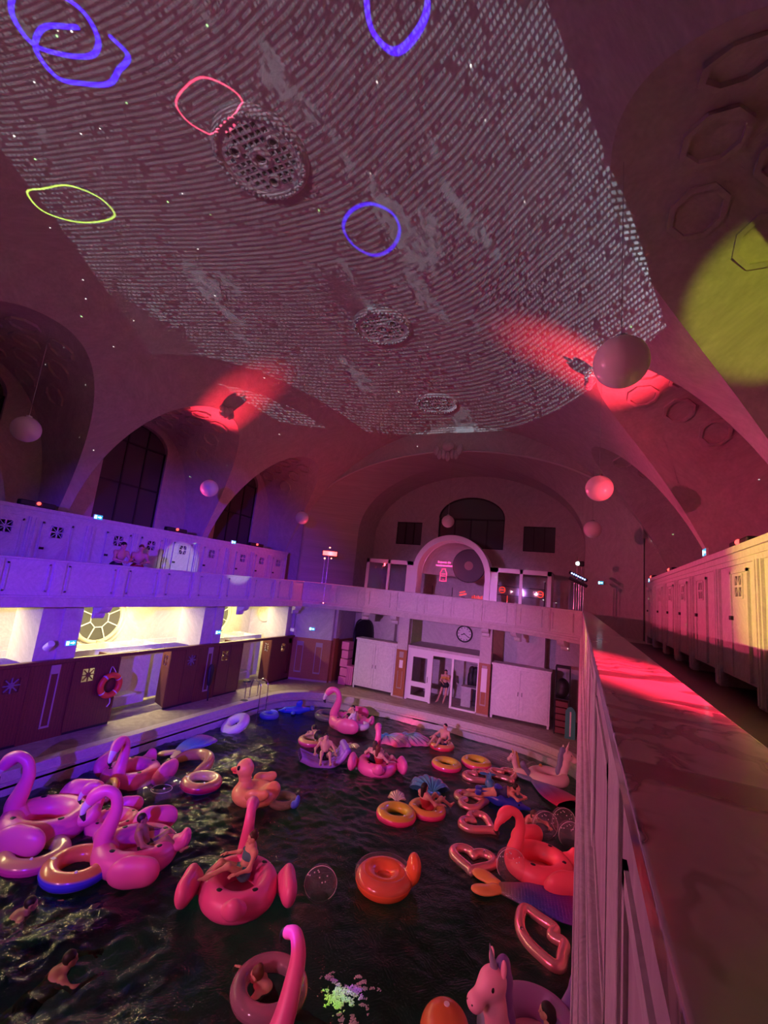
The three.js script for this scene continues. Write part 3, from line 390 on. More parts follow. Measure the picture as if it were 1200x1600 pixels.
{ // corridor behind: white partitions, round barred windows
  const t = thing('white_partition', 'low white cubicle partitions behind the wooden cabins', 'partition'); const l = [];
  for (const z of [-4.5, -7.2, -10.9, -12.6, -14.2, -17.4, -19.0, -20.6]) l.push(bx(-18.5, -16.7, 0.1, 2.3, z - 0.025, z + 0.025)); part('cross_wall', l, M.white, t); part('front_wall', [bx(-16.74, -16.68, 0.1, 2.3, -21, -3), bx(-17.65, -17.6, 0.1, 2.34, -20.6, -3)], M.white, t);
  for (const [z, r, i] of [[-12.58, 0.9, 0], [-19.2, 0.9, 1], [-5.6, 0.9, 2]]) {
    const w = structGroup('window_' + (++winN), 'round barred window with a moulded cream surround');
    part('surround', [new THREE.TorusGeometry(r + 0.1, 0.09, 10, 40).rotateY(PI / 2).translate(-18.6, 3.2, z), new THREE.TorusGeometry(r + 0.32, 0.05, 8, 40).rotateY(PI / 2).translate(-18.6, 3.2, z)], M.cream, w);
    part('pane', new THREE.CylinderGeometry(r, r, 0.02, 40).rotateZ(PI / 2).translate(-18.585, 3.2, z), M.darkGlass, w);
    const b = []; for (let k = 0; k < 8; k++) { const a = (k * PI) / 4 + PI / 8; b.push(bx(-18.57, -18.54, -0.02, 0.02, r * 0.45, r).rotateX(0).applyMatrix4(new THREE.Matrix4().makeTranslation(0, 3.2, z).multiply(new THREE.Matrix4().makeRotationX(a)))); } for (let k = 0; k < 8; k++) { const a = (k * PI) / 4 + PI / 8, q = a + PI / 4; b.push(rod([-18.555, 3.2 + 0.45 * r * -Math.sin(a), z + 0.45 * r * Math.cos(a)], [-18.555, 3.2 + 0.45 * r * -Math.sin(q), z + 0.45 * r * Math.cos(q)], 0.022, 6)); } part('bars', b, M.whiteGloss, w);
  }
  struct('wall_corridor_end', bx(-18.7, -15.3, 0, 4.2, -22.35, -22.1), M.plaster);
  const w = structGroup('window_' + (++winN), 'round window at the end of the corridor'); part('surround', new THREE.TorusGeometry(0.5, 0.07, 8, 32).translate(-17.55, 3.4, -22.1), M.cream, w); part('pane', new THREE.CylinderGeometry(0.46, 0.46, 0.02, 32).rotateX(PI / 2).translate(-17.55, 3.4, -22.09), M.cream, w);
  // fluorescent battens behind the gallery edge
  const tubeM = std(C(1, 0.9, 0.55), 0.4, { emissive: C(1, 0.84, 0.42), emissiveIntensity: 3 });
  for (const [za, zb, l] of [[-3.1, -8.2, 'warm batten lamp over the corridor before the first pillar'], [-10.0, -14.8, 'warm batten lamp over the corridor by the round barred window'], [-16.4, -21.0, 'warm batten lamp over the far end of the corridor']]) {
    const t = thing('batten_lamp', l, 'lamp', [-17.2, 4.1, (za + zb) / 2]), L = za - zb; part('housing', rbx(-0.07, 0.07, 0.02, 0.08, -L / 2, L / 2, 0.01), M.whiteGloss, t); part('lamp_tube', new THREE.CylinderGeometry(0.02, 0.02, L - 0.1, 10).rotateX(PI / 2), tubeM, t);
    const a = new THREE.RectAreaLight(C(1, 0.8, 0.36), 230, 0.12, L); a.name = 'batten'; a.position.set(-17.2, 4.06, (za + zb) / 2); a.rotation.set(-PI / 2, 0, 0); scene.add(a);
  }
}
{ // slanting tiled corner and the recess behind it
  const A = V(-15.1, 0, -21.9), B = V(-13.05, 0, -22.75), d = B.clone().sub(A), L = d.length(); d.normalize(); const m = new THREE.Matrix4().makeBasis(d, V(0, 1, 0), V(-d.z, 0, d.x)).setPosition(A), ap = (l) => l.map((g) => g.applyMatrix4(m));
  const g = structGroup('wall_left_corner', 'slanting corner wall with brown tiles below and plaster above');
  part('plaster', ap([bx(0, L, 2.34, 4.2, -0.2, 0)]), M.plaster, g); part('tile_panel', ap([bx(0, L, 0.1, 2.34, -0.2, 0.02)]), M.tileBrown, g); part('skirting', ap([bx(0, L, 0, 0.1, -0.2, 0.03)]), M.inlay, g);
  for (const x of [0.45, 1.55]) part('inlay_frame', ap([bx(x - 0.2, x - 0.16, 0.45, 2.1, 0, 0.035), bx(x + 0.16, x + 0.2, 0.45, 2.1, 0, 0.035), bx(x - 0.2, x + 0.2, 0.42, 0.5, 0, 0.035), bx(x - 0.2, x + 0.2, 1.9, 2.14, 0, 0.035)]), M.inlay, g);
  part('return_wall', [bx(-13.2, -13.05, 2.34, 4.2, -25.4, -22.75)], M.plaster, g); part('return_tiles', [bx(-13.22, -13.03, 0, 2.34, -25.4, -22.75)], M.tileBrown, g);
  struct('wall_back', bx(-13.2, 1.5, 0, 4.2, -25.8, -25.5), M.plaster);
  struct('wall_right_ground_end', bx(0.2, 0.4, 0, 4.2, -25.6, -21.6), M.plaster);
  const ds = new THREE.Shape(); ds.moveTo(-0.6, 0); ds.lineTo(0.6, 0); ds.lineTo(0.6, 2.9); ds.absarc(0, 2.9, 0.6, 0, PI); ds.lineTo(-0.6, 0); const dd = structGroup('door_1', 'dark arched doorway in the recess'); part('leaf', extr(ds, 0.06, 0, 16).translate(-12.35, 0, -25.5), M.blackGloss, dd); part('frame', tube([[-12.98, 0, -25.42], [-12.98, 2.9, -25.42], [-12.8, 3.4, -25.42], [-12.35, 3.56, -25.42], [-11.9, 3.4, -25.42], [-11.72, 2.9, -25.42], [-11.72, 0, -25.42]], 0.05, 60, 8), M.bronze, dd);
  struct('pier_recess', [bx(-10.75, -10.15, 0, 4.2, -25.5, -25.1), bx(-2.4, -1.6, 0, 4.2, -25.5, -24.4)], M.plaster);
}
// pillars, cupboards and glazed doors below the far gallery
for (const [x0, x1, n, sign] of [[-9.03, -8.45, '', 1], [-4.57, -4.0, '_001', 2], [-13.1, -12.9, '_002', 0]]) {
  const p = structGroup('pillar_far' + n, 'pillar with brown tiled base'); part('shaft', bx(x0, x1, 2.46, 4.2, -23.35, -22.95), M.plaster, p); part('tile_base', bx(x0 - 0.005, x1 + 0.005, 0.08, 2.46, -23.36, -22.94), M.tileBrown, p); part('skirting', bx(x0 - 0.02, x1 + 0.02, 0, 0.08, -23.38, -22.92), M.inlay, p);
  const xc = (x0 + x1) / 2; if (sign) part('inlay_frame', [bx(xc - 0.14, xc - 0.11, 0.5, 1.35, -22.95, -22.925), bx(xc + 0.11, xc + 0.14, 0.5, 1.35, -22.95, -22.925), bx(xc - 0.14, xc + 0.14, 0.46, 0.52, -22.95, -22.925), bx(xc - 0.12, xc + 0.12, 2.05, 2.35, -22.95, -22.925)], M.inlay, p);
}
const paper = (w, h, draw) => std(0xffffff, 0.6, { map: canvasTex(w, h, (c) => { c.fillStyle = '#e9e4e2'; c.fillRect(0, 0, w, h); draw(c); }) });
{
  const pic = (c, k) => { c.strokeStyle = c.fillStyle = '#3a2f46'; c.lineWidth = 5; for (let i = 0; i < k; i++) { const y = 36 + i * 62; c.beginPath(); c.arc(64, y, 20, 0, 7); c.stroke(); c.fillRect(50, y - 4, 28, 8); c.fillRect(46, y + 10, 36, 6); } c.fillRect(84, 30 + k * 62, 10, 16); };
  single('notice_board', bx(-4.42, -4.14, 1.1, 2.22, -22.93, -22.915), paper(128, 320, (c) => pic(c, 4)), 'tall white pictogram notice on the pillar right of the glass doors', 'sign');
  single('notice_sheet', bx(-8.82, -8.62, 1.52, 1.92, -22.93, -22.915), paper(128, 180, (c) => pic(c, 2)), 'small white notice on the pillar left of the glass doors', 'sign');
}
for (const [x0, x1, H, l] of [[-11.55, -9.08, 2.72, 'white two-door cupboard left of the glass doors'], [-3.92, -1.2, 2.58, 'white two-door cupboard right of the glass doors']]) {
  const t = thing('cupboard', l, 'cupboard', [(x0 + x1) / 2, 0, -23.35]), w = (x1 - x0) / 2;
  part('body', rbx(-w, w, 0.14, H - 0.08, -0.4, 0.32, 0.01), M.white, t); part('cornice', [rbx(-w - 0.04, w + 0.04, H - 0.1, H, -0.42, 0.38, 0.02)], M.white, t); for (const x of [-w + 0.06, w - 0.06]) for (const z of [-0.34, 0.26]) part('leg', bx(x - 0.05, x + 0.05, 0, 0.14, z - 0.05, z + 0.05), M.white, t);
  for (const s of [-1, 1]) { const d = part('door', rbx(s < 0 ? -w + 0.08 : 0.01, s < 0 ? -0.01 : w - 0.08, 0.2, H - 0.2, 0.3, 0.345, 0.012), M.white, t); const a = s < 0 ? -w + 0.2 : 0.13, b = s < 0 ? -0.13 : w - 0.2; part('moulding', [bx(a, b, 0.34, 0.38, 0.34, 0.355), bx(a, b, H - 0.4, H - 0.36, 0.34, 0.355), bx(a, a + 0.04, 0.34, H - 0.36, 0.34, 0.355), bx(b - 0.04, b, 0.34, H - 0.36, 0.34, 0.355)], M.white, d); part('handle', rbx(s * 0.09 - 0.015, s * 0.09 + 0.015, 1.2, 1.4, 0.34, 0.385, 0.01), M.chrome, d); }
}
{ // glazed entrance
  const t = structGroup('door_2', 'white framed glazed doors to the changing rooms'), z = -23.1, fr = (x0, x1, y0, y1) => bx(x0, x1, y0, y1, z - 0.05, z + 0.05);
  part('frame', [fr(-8.42, -4.57, 2.4, 2.62), fr(-8.42, -8.3, 0, 2.4), fr(-7.12, -7.0, 0, 2.4), fr(-5.98, -5.87, 0, 2.4), fr(-4.65, -4.57, 0, 2.4), fr(-5.9, -4.6, 0, 0.08)], M.whiteGloss, t);
  const d = part('door_leaf', [fr(-8.3, -8.1, 0.05, 2.4), fr(-7.3, -7.12, 0.05, 2.4), fr(-8.1, -7.3, 2.2, 2.4), fr(-8.1, -7.3, 0.05, 0.25), fr(-8.1, -7.3, 0.7, 0.95)], M.whiteGloss, t); for (const [y0, y1] of [[0.25, 0.7], [0.95, 2.2]]) part('pane', bx(-8.1, -7.3, y0, y1, z - 0.005, z + 0.005), M.glass, d); part('handle', rod([-7.22, 1.0, z + 0.08], [-7.22, 1.3, z + 0.08], 0.015), M.chrome, d);
  part('pane', bx(-5.87, -4.65, 0.08, 2.4, z - 0.005, z + 0.005), M.glass, t);
  struct('wall_changing_room', [bx(-8.6, -8.45, 0, 2.62, -25.5, -23.35), bx(-4.57, -4.45, 0, 2.62, -25.5, -23.35), bx(-8.6, -4.45, 2.62, 2.75, -25.5, -23.1)], M.plaster);
  const k = thing('counter', 'white fronted counter inside the glass doors', 'counter', [-5.1, 0, -24.2]); part('top', rbx(-0.55, 0.5, 0.95, 1.0, -0.3, 0.3, 0.01), M.white, k); part('front', bx(-0.5, 0.0, 0, 0.95, 0.2, 0.25), M.white, k); part('shelf', bx(0.0, 0.48, 0.0, 0.95, -0.25, -0.2), M.black, k);
  const h = thing('hanging_coats', 'dark coats hanging behind the right glass pane', 'coats', [-4.95, 1.0, -24.85]); for (let i = 0; i < 4; i++) part('coat', nets(union([ell([-0.35 + i * 0.22, 0.75, 0], [0.16, 0.2, 0.16]), ell([-0.38 + i * 0.22, 0.25, 0.02], [0.2, 0.5, 0.16])], 0.1), [-0.8, -0.4, -0.3], [0.8, 1.1, 0.3], 0.05), M.black, h); part('rail', rod([-0.5, 1.02, 0], [0.45, 1.02, 0], 0.015), M.chrome, h);
}
{ // wall clock above the doors
  const t = thing('wall_clock', 'large round wall clock above the glass doors', 'clock', [-6.0, 3.52, -25.44]); part('rim', new THREE.TorusGeometry(0.43, 0.045, 10, 40), M.bronze, t);
  part('dial', new THREE.CylinderGeometry(0.42, 0.42, 0.03, 40).rotateX(PI / 2), M.white, t); part('marks', Array.from({ length: 12 }, (_, i) => bx(-0.018, 0.018, 0.3, 0.37, 0.016, 0.022).rotateZ((-i * PI) / 6)), M.black, t); part('hour_hand', bx(-0.025, 0.025, -0.04, 0.2, 0.02, 0.026).rotateZ(PI * 0.62), M.black, t); part('minute_hand', bx(-0.018, 0.018, -0.05, 0.32, 0.026, 0.032).rotateZ(-PI * 0.68), M.black, t);
}

// ---------------------------------------------------------------- upper changing cabins on both galleries
const pierced = (() => { const l = []; for (let i = 0; i < 4; i++) l.push(bx(-0.3, 0.3, -0.022, 0.022, -0.012, 0.012).rotateZ((i * PI) / 4)); const a = []; for (const s of [-1, 1]) a.push(bx(-0.22, 0.22, s * 0.21 - 0.02, s * 0.21 + 0.02, -0.012, 0.012), bx(s * 0.21 - 0.02, s * 0.21 + 0.02, -0.22, 0.22, -0.012, 0.012)); return merged([...l.map((g) => { const p = g.attributes.position; for (let i = 0; i < p.count; i++) { p.setX(i, clamp(p.getX(i), -0.21, 0.21)); p.setY(i, clamp(p.getY(i), -0.21, 0.21)); } return g; }), ...a]); })();
const ORD = ['first', 'second', 'third', 'fourth', 'fifth', 'sixth', 'seventh', 'eighth', 'ninth', 'tenth', 'eleventh', 'twelfth', 'thirteenth'];
function cabins(side, ros) {
  const X = side < 0 ? -16.8 : 2.7, f = side < 0 ? 1 : -1; // f: direction of the front face
  const name = side < 0 ? 'left' : 'right', bound = []; for (let i = 0; i + 1 < ros.length; i++) bound.push((ros[i] + ros[i + 1]) / 2);
  for (let i = 1; i + 1 < ros.length; i++) {
    const z0 = bound[i - 1], z1 = bound[i], zr = ros[i];
    const t = thing('changing_cabin', 'white panelled changing cabin, ' + ORD[ros.length - 2 - i] + ' from the end arch on the ' + name + ' gallery', 'cabin', [X, GF, zr], 0, 'changing cabins of the ' + name + ' gallery'), a = z1 - zr, b = z0 - zr, F = (p, q) => (f > 0 ? [p, q] : [-q, -p]);
    const B = (p, q, y0, y1, c, d) => bx(...F(p, q), y0, y1, c, d);
    part('front_wall', leftPanel(b, a, 0.34, 2.55, f > 0 ? 0 : 0.08, 0.08, [[0, 1.99, 0.21]]), M.white, t); part('roof', [B(-1.15, -0.08, 2.5, 2.55, a, b)], M.white, t); part('partition', [B(-1.15, -0.08, 0, 2.5, a, a + 0.03)], M.white, t);
    part('foot', [B(-0.08, 0.02, 0, 0.34, a, a + 0.14), B(-0.08, 0.0, 0.3, 0.36, a, b)], M.white, t);
    part('cornice', [B(-0.1, 0.05, 2.5, 2.62, a, b), B(-0.1, 0.1, 2.62, 2.74, a, b), B(-0.1, 0.03, 2.4, 2.5, a, b)], M.white, t);
    part('pilaster', [B(0, 0.05, 0, 2.4, a, a + 0.16), B(0.05, 0.08, 0.05, 2.4, a + 0.03, a + 0.1)], M.white, t); part('pilaster', [B(0, 0.05, 0, 2.4, b - 0.16, b), B(0.05, 0.08, 0.05, 2.4, b - 0.1, b - 0.03)], M.white, t);
    const w = 0.5, d = part('door', leftPanel(w, -w, 0.34, 2.3, f > 0 ? 0.025 : 0, 0.025, [[0, 1.99, 0.21]]), M.white, t);
    part('moulding', [B(0.02, 0.05, 0.34, 2.3, -w, -w + 0.06), B(0.02, 0.05, 0.34, 2.3, w - 0.06, w), B(0.02, 0.05, 2.24, 2.3, -w, w), B(0.02, 0.04, 1.2, 1.26, -w + 0.1, w - 0.1)], M.white, d);
    const r = part('rosette_bars', pierced, M.white, d); r.rotation.y = PI / 2; r.position.set(f * 0.035, 1.99, 0);
    part('lock', [B(0.025, 0.07, 1.36, 1.44, side < 0 ? 0.33 : -0.62 + 0.1, side < 0 ? 0.47 : -0.4)], M.black, d);
  }
}
cabins(-1, [-1.5, -3.1, -4.6, -6.1, -7.66, -9.21, -11.47, -12.95, -14.6, -16.37, -18.59, -20.15, -21.69, -23.3]);
cabins(1, [-0.2, -1.9, -4.0, -6.1, -8.15, -10.21, -13.08, -15.17, -17.2, -19.3, -22.1, -23.6]);

// ---------------------------------------------------------------- restaurant front on the far gallery
{
  const t = thing('restaurant_front', 'white arched restaurant kiosk front with glazed wings on the far gallery', 'kiosk', [AX + 0.1, GF, -25]);
  const z0 = -0.08, z1 = 0.08, y1 = 2.92, W = M.whiteGloss;
  part('left_wing_frame', [bx(-5.45, -2.2, y1 - 0.24, y1, z0, z1), bx(-5.45, -5.25, 0, y1, z0, z1), bx(-3.98, -3.82, 0, y1, z0, z1), bx(-2.72, -2.0, 0, y1, z0, z1), bx(-5.45, -2.2, 0, 0.9, z0, z1)], W, t);
  part('right_wing_frame', [bx(2.2, 5.5, y1 - 0.24, y1, z0, z1), bx(5.3, 5.5, 0, y1, z0, z1), bx(3.88, 4.04, 0, y1, z0, z1), bx(2.0, 2.72, 0, y1, z0, z1), bx(2.2, 5.5, 0, 0.9, z0, z1)], W, t);
  const a = new THREE.Shape(); a.moveTo(-2.32, 0); a.lineTo(-2.32, 2.3); a.absarc(0, 2.3, 2.32, PI, 0, true); a.lineTo(2.32, 0); a.lineTo(2.02, 0); a.lineTo(2.02, 2.3); a.absarc(0, 2.3, 2.02, 0, PI); a.lineTo(-2.02, 0);
  part('arch', extr(a, 0.9, 0.01, 32).translate(0, 0, -0.75), W, t);
  for (const [x0, x1] of [[-5.25, -3.98], [-3.82, -2.72], [2.72, 3.88], [4.04, 5.3]]) part('pane', bx(x0, x1, 0.9, y1 - 0.24, -0.006, 0.006), M.glass, t);
  part('right_end_wall', bx(5.42, 5.5, 0, y1, -2.2, z0), W, t); part('left_end_wall', bx(-5.45, -5.37, 0, y1, -2.2, z0), W, t); part('roof', [bx(-5.45, -2.2, y1 - 0.06, y1, -2.2, z0), bx(2.2, 5.5, y1 - 0.06, y1, -2.2, z0)], W, t);
  part('dish_rim', new THREE.TorusGeometry(2.0, 0.03, 6, 40, PI).translate(0, 2.3, -0.7), W, t);
  // half dome behind the arch
  part('niche', sheet((u, v) => { const A = u * PI, B = (v * PI) / 2; return [2.0 * Math.cos(A) * Math.cos(B * 0.9), 2.3 + 2.0 * Math.sin(A) * Math.cos(B * 0.9), -0.75 - 1.5 * Math.sin(B)]; }, 30, 12), M.plaster, t);
  const c = thing('bar_counter', 'long dark bar counter under the restaurant arch', 'counter', [AX + 0.1, GF, -25.9]); part('top', rbx(-2.0, 2.0, 1.02, 1.08, -0.3, 0.3, 0.01), M.blackGloss, c); part('front', bx(-1.95, 1.95, 0, 1.02, 0.1, 0.2), M.black, c);
  const b = thing('round_board', 'large dark round menu board hung under the restaurant arch', 'board', [AX + 1.0, GF + 2.95, -25.6]); part('disc', new THREE.CylinderGeometry(0.95, 0.95, 0.06, 40).rotateX(PI / 2), std(C(0.05, 0.03, 0.035), 0.5), b); part('rim', new THREE.TorusGeometry(0.95, 0.035, 8, 40), M.black, b); part('centre', new THREE.CylinderGeometry(0.26, 0.26, 0.02, 24).rotateX(PI / 2).translate(0, 0, 0.04), std(C(0.25, 0.12, 0.1), 0.5), b);
  // glowing lettering
  const neon = canvasTex(512, 512, (x) => { x.fillStyle = '#000'; x.fillRect(0, 0, 512, 512); x.fillStyle = '#ff4fa8'; x.font = 'bold 62px sans-serif'; x.textAlign = 'center'; x.fillText('Espace de', 256, 70); x.fillText('restauration', 256, 140); x.strokeStyle = '#ff2f6a'; x.lineWidth = 12; x.beginPath(); x.moveTo(215, 190); x.lineTo(297, 190); x.lineTo(297, 230); x.lineTo(325, 265); x.lineTo(325, 450); x.lineTo(187, 450); x.lineTo(187, 265); x.lineTo(215, 230); x.closePath(); x.stroke(); x.beginPath(); x.moveTo(215, 300); x.lineTo(297, 300); x.moveTo(215, 345); x.lineTo(297, 345); x.stroke(); x.font = 'bold 34px sans-serif'; x.fillStyle = '#ff2f6a'; x.fillText('ici', 256, 425); });
  const neonMask = canvasTex(512, 512, (x) => { x.filter = 'none'; x.drawImage(neon.image, 0, 0); const d = x.getImageData(0, 0, 512, 512); for (let i = 0; i < d.data.length; i += 4) { const v = d.data[i] > 60 ? 255 : 0; d.data[i] = d.data[i + 1] = d.data[i + 2] = v; } x.putImageData(d, 0, 0); }, false);
  const s = thing('neon_sign', 'pink glowing sign reading Espace de restauration above a bottle outline', 'sign', [AX - 0.35, GF + 2.45, -25.1]); part('lettering_screen', new THREE.PlaneGeometry(1.4, 1.4).translate(0, 0, 0.004), std(0x000000, 0.4, { emissive: 0xffffff, emissiveMap: neon, emissiveIntensity: 3, alphaMap: neonMask, transparent: true }), s); part('post', [rod([-0.6, -0.85, -0.01], [-0.6, -2.4, -0.01], 0.02), rod([0.6, -0.85, -0.01], [0.6, -2.4, -0.01], 0.02)], M.black, s);
  const redE = std(C(0.2, 0, 0), 0.4, { emissive: C(1, 0.05, 0.03), emissiveIntensity: 1.3 });
  const mk = (x, y, label, geo) => { const q = thing('red_display_lamp', label, 'lamp', [AX + x, GF + y, -25.85]); part('glow', geo, redE, q); part('base', bx(-0.1, 0.1, -0.12, -0.08, -0.08, 0.08), M.black, q); };
  mk(0.72, 1.22, 'slanted red glowing display on the bar counter', [bx(-0.22, 0.22, 0.0, 0.08, 0, 0.02).rotateZ(0.3), bx(-0.18, 0.18, 0.16, 0.22, 0, 0.02).rotateZ(0.3)]);
  mk(1.55, 1.16, 'low red glowing bottle row on the bar counter', Array.from({ length: 6 }, (_, i) => bx(-0.3 + i * 0.11, -0.25 + i * 0.11, -0.06, 0.08 + 0.05 * (i % 2), 0, 0.03)));
  const ringE = new THREE.TorusGeometry(0.16, 0.03, 8, 24); mk(2.95, 1.75, 'red glowing ring sign behind the right wing glass', [ringE, bx(-0.12, 0.12, -0.03, 0.03, -0.01, 0.01)]); mk(5.0, 1.7, 'red glowing ring sign at the end of the right wing', [ringE.clone(), bx(-0.12, 0.12, -0.03, 0.03, -0.01, 0.01)]); mk(3.25, 1.15, 'thin upright red glowing bottle lamp behind the right wing glass', [bx(-0.02, 0.02, -0.1, 0.3, 0, 0.03)]);
  const sh = thing('glass_shelf', 'bottle shelf behind the right restaurant wing', 'shelf', [AX + 3.9, GF, -26.2]); for (const y of [0.95, 1.45, 1.95]) part('board', bx(-1.3, 1.3, y, y + 0.04, -0.15, 0.15), M.bronze, sh); part('upright', [bx(-1.32, -1.28, 0, 2.4, -0.15, 0.15), bx(1.28, 1.32, 0, 2.4, -0.15, 0.15)], M.bronze, sh);
  const pt = new THREE.PointLight(C(1, 0.12, 0.3), 2.2); pt.name = 'restaurant_glow'; pt.position.set(AX - 0.35, GF + 2.5, -25.0); pt.castShadow = true; pt.shadow.radius = 10; scene.add(pt);
}

// ---------------------------------------------------------------- light fittings
function canLamp(t, from, to, color, glow) { // a black can with a glowing lens just behind the lamp's place
  const f = V(...from), d = V(...to).sub(f).normalize(), q = new THREE.Quaternion().setFromUnitVectors(V(0, 0, 1), d), inv = f.clone().sub(t.position);
  const put = (n, g, m) => { const o = part(n, g, m, t); o.quaternion.copy(q); o.position.copy(inv); return o; };
  put('housing', [new THREE.CylinderGeometry(0.13, 0.1, 0.3, 24, 1, true).rotateX(PI / 2).translate(0, 0, -0.2), new THREE.CylinderGeometry(0.1, 0.1, 0.02, 24).rotateX(PI / 2).translate(0, 0, -0.36)], M.black);
  put('lamp_lens', new THREE.CylinderGeometry(0.12, 0.12, 0.02, 24).rotateX(PI / 2).translate(0, 0, -0.08), std(C(0.05, 0.05, 0.05), 0.3, { emissive: color, emissiveIntensity: glow }));
  put('yoke', [new THREE.TorusGeometry(0.17, 0.018, 6, 20, PI).rotateZ(PI).translate(0, 0, -0.2)], M.black);
}
const where = { blue_flood: 'behind the marble parapet', pink_flood: 'on the left gallery', magenta_added_fill: 'added as unseen fill on the entrance gallery beside the projector', rose_added_fill: 'added as unseen fill on the entrance gallery aimed at the vault', yellow_beam: 'on the left gallery aimed at the coffered lunette', amber_beam: 'on the left gallery aimed at the cabins', green_beam: 'on the left parapet aimed at the water', violet_beam: 'on the left parapet beside the green one', salmon_added_fill: 'added as unseen fill on the left gallery aimed at the marble parapet', red_beam: 'on the right gallery aimed at the marble top', lilac_added_fill: 'added as unseen fill on the entrance gallery aimed at the restaurant' };
for (const [n, from, to, col] of PARTY) {
  const t = thing('stage_light', n.replace(/_\w+/, '') + ' stage light on a pole ' + where[n], 'stage light', [from[0], GF, from[2]]); canLamp(t, from, to, col, 2.5);
  part('pole', [rod([0, 0.02, -0.0], [0, from[1] - GF - 0.17, 0], 0.02)], M.black, t); part('base', cyl(0.22, 0.24, 0.03, 0, 0, 0), M.black, t);
}
struct('gallery_slab_near', bx(-14.1, 0.12, 4.18, GF, 8.2, ZN), M.plaster);
{ // red lamp on its stand at the corner of the far gallery
  const t = thing('stand_light', 'glowing red LED panel on a thin stand at the left gallery corner', 'stage light', [-13.12, GF, -21.55]); part('housing', rbx(-0.44, 0.44, 2.64, 2.96, -0.1, 0.05, 0.03).rotateY(0.5), M.black, t);
  part('led_panel_lamp', rbx(-0.4, 0.4, 2.68, 2.92, 0.04, 0.07, 0.02).rotateY(0.5), std(C(0.2, 0, 0), 0.4, { emissive: C(1, 0.06, 0.06), emissiveIntensity: 7 }), t);
  part('pole', [rod([-0.06, 0, 0], [-0.06, 2.68, 0], 0.018), rod([-0.3, 0, 0], [-0.3, 2.45, 0], 0.014)], M.chrome, t); part('foot', cyl(0.2, 0.24, 0.04, -0.06, 0, 0), M.chrome, t);
  part('indicator_lamp', [ball(0.05, -0.3, 2.5, 0.02), ball(0.04, 0.16, 2.52, 0.06), bx(-0.08, 0.0, 3.1, 3.16, 0, 0.04)], std(C(0.2, 0.05, 0.03), 0.4, { emissive: C(1, 0.3, 0.2), emissiveIntensity: 5 }), t);
  const p = new THREE.PointLight(C(1, 0.06, 0.1), 12); p.name = 'red_panel'; p.position.set(-12.95, 7.25, -21.3); p.castShadow = true; p.shadow.radius = 8; scene.add(p);
}
{ // blue LED bar and a moving head on chrome poles
  const t = thing('led_bar', 'tilted blue LED bar on chrome poles at the end of the right gallery', 'stage light', [-0.12, GF, -21.9]);
  for (const y of [2.62, 2.36]) part('housing', rbx(-0.42, 0.42, -0.07, 0.07, -0.05, 0.1, 0.03).rotateZ(-0.42).translate(-0.02, y, 0), M.black, t);
  part('led_lamp', Array.from({ length: 7 }, (_, i) => ball(0.035, -0.29 + i * 0.09, 2.735 - i * 0.04, 0.11)), std(C(0, 0, 0.2), 0.4, { emissive: C(0.25, 0.35, 1), emissiveIntensity: 7 }), t);
  part('pole', [rod([-0.18, 0, 0], [-0.18, 2.3, 0], 0.02), rod([0.02, 0, 0], [0.02, 2.3, 0], 0.02), rod([0.2, 0, 0], [0.2, 2.3, 0], 0.02), rod([-0.08, 0, -0.1], [-0.08, 3.5, -0.1], 0.014)], M.chrome, t);
  const m = thing('moving_head', 'small black moving spotlight with a white lens above the blue LED bar', 'stage light', [-0.1, GF, -22.15]); part('body', rbx(-0.02, 0.2, 3.1, 3.34, -0.1, 0.1, 0.05), M.black, m); part('lamp_lens', ball(0.09, -0.08, 3.22, 0.03), std(C(0.3, 0.3, 0.3), 0.3, { emissive: C(0.85, 1, 0.95), emissiveIntensity: 5 }), m); part('pole', rod([0.08, 0, 0], [0.08, 3.12, 0], 0.016), M.chrome, m);
}
for (const [x, z, l] of [[-16.95, -8.5, 'with a red LED on the cabin roof near the first exit sign'], [-16.95, -14.2, 'with a red LED on the cabin roof between the two arched windows'], [-16.95, -19.7, 'with a red LED on the cabin roof beside the far left window'], [2.9, -10.66, 'with a red lens on the right cabin roof above the amber cabin'], [2.9, -18.2, 'with a red lens on the right cabin roof between two exit signs'], [2.9, -22.6, 'with a red lens on the last right cabin roof']]) {
  const t = thing('uplight', 'black uplight ' + l, 'stage light', [x, GF + 2.74, z]); for (const s of [-1, 1]) part('housing', rbx(-0.12, 0.12, 0.02, 0.2, Math.min(s * 0.55, s * 0.08), Math.max(s * 0.55, s * 0.08), 0.04), M.black, t); part('base', bx(-0.14, 0.14, 0, 0.04, -0.4, 0.4), M.black, t);
  part('lens_lamp', ball(0.06, x < 0 ? 0.1 : -0.1, 0.14, 0, 1, 1, 1), std(C(0.3, 0, 0), 0.3, { emissive: C(1, 0.06, 0.05), emissiveIntensity: 4 }), t);
}
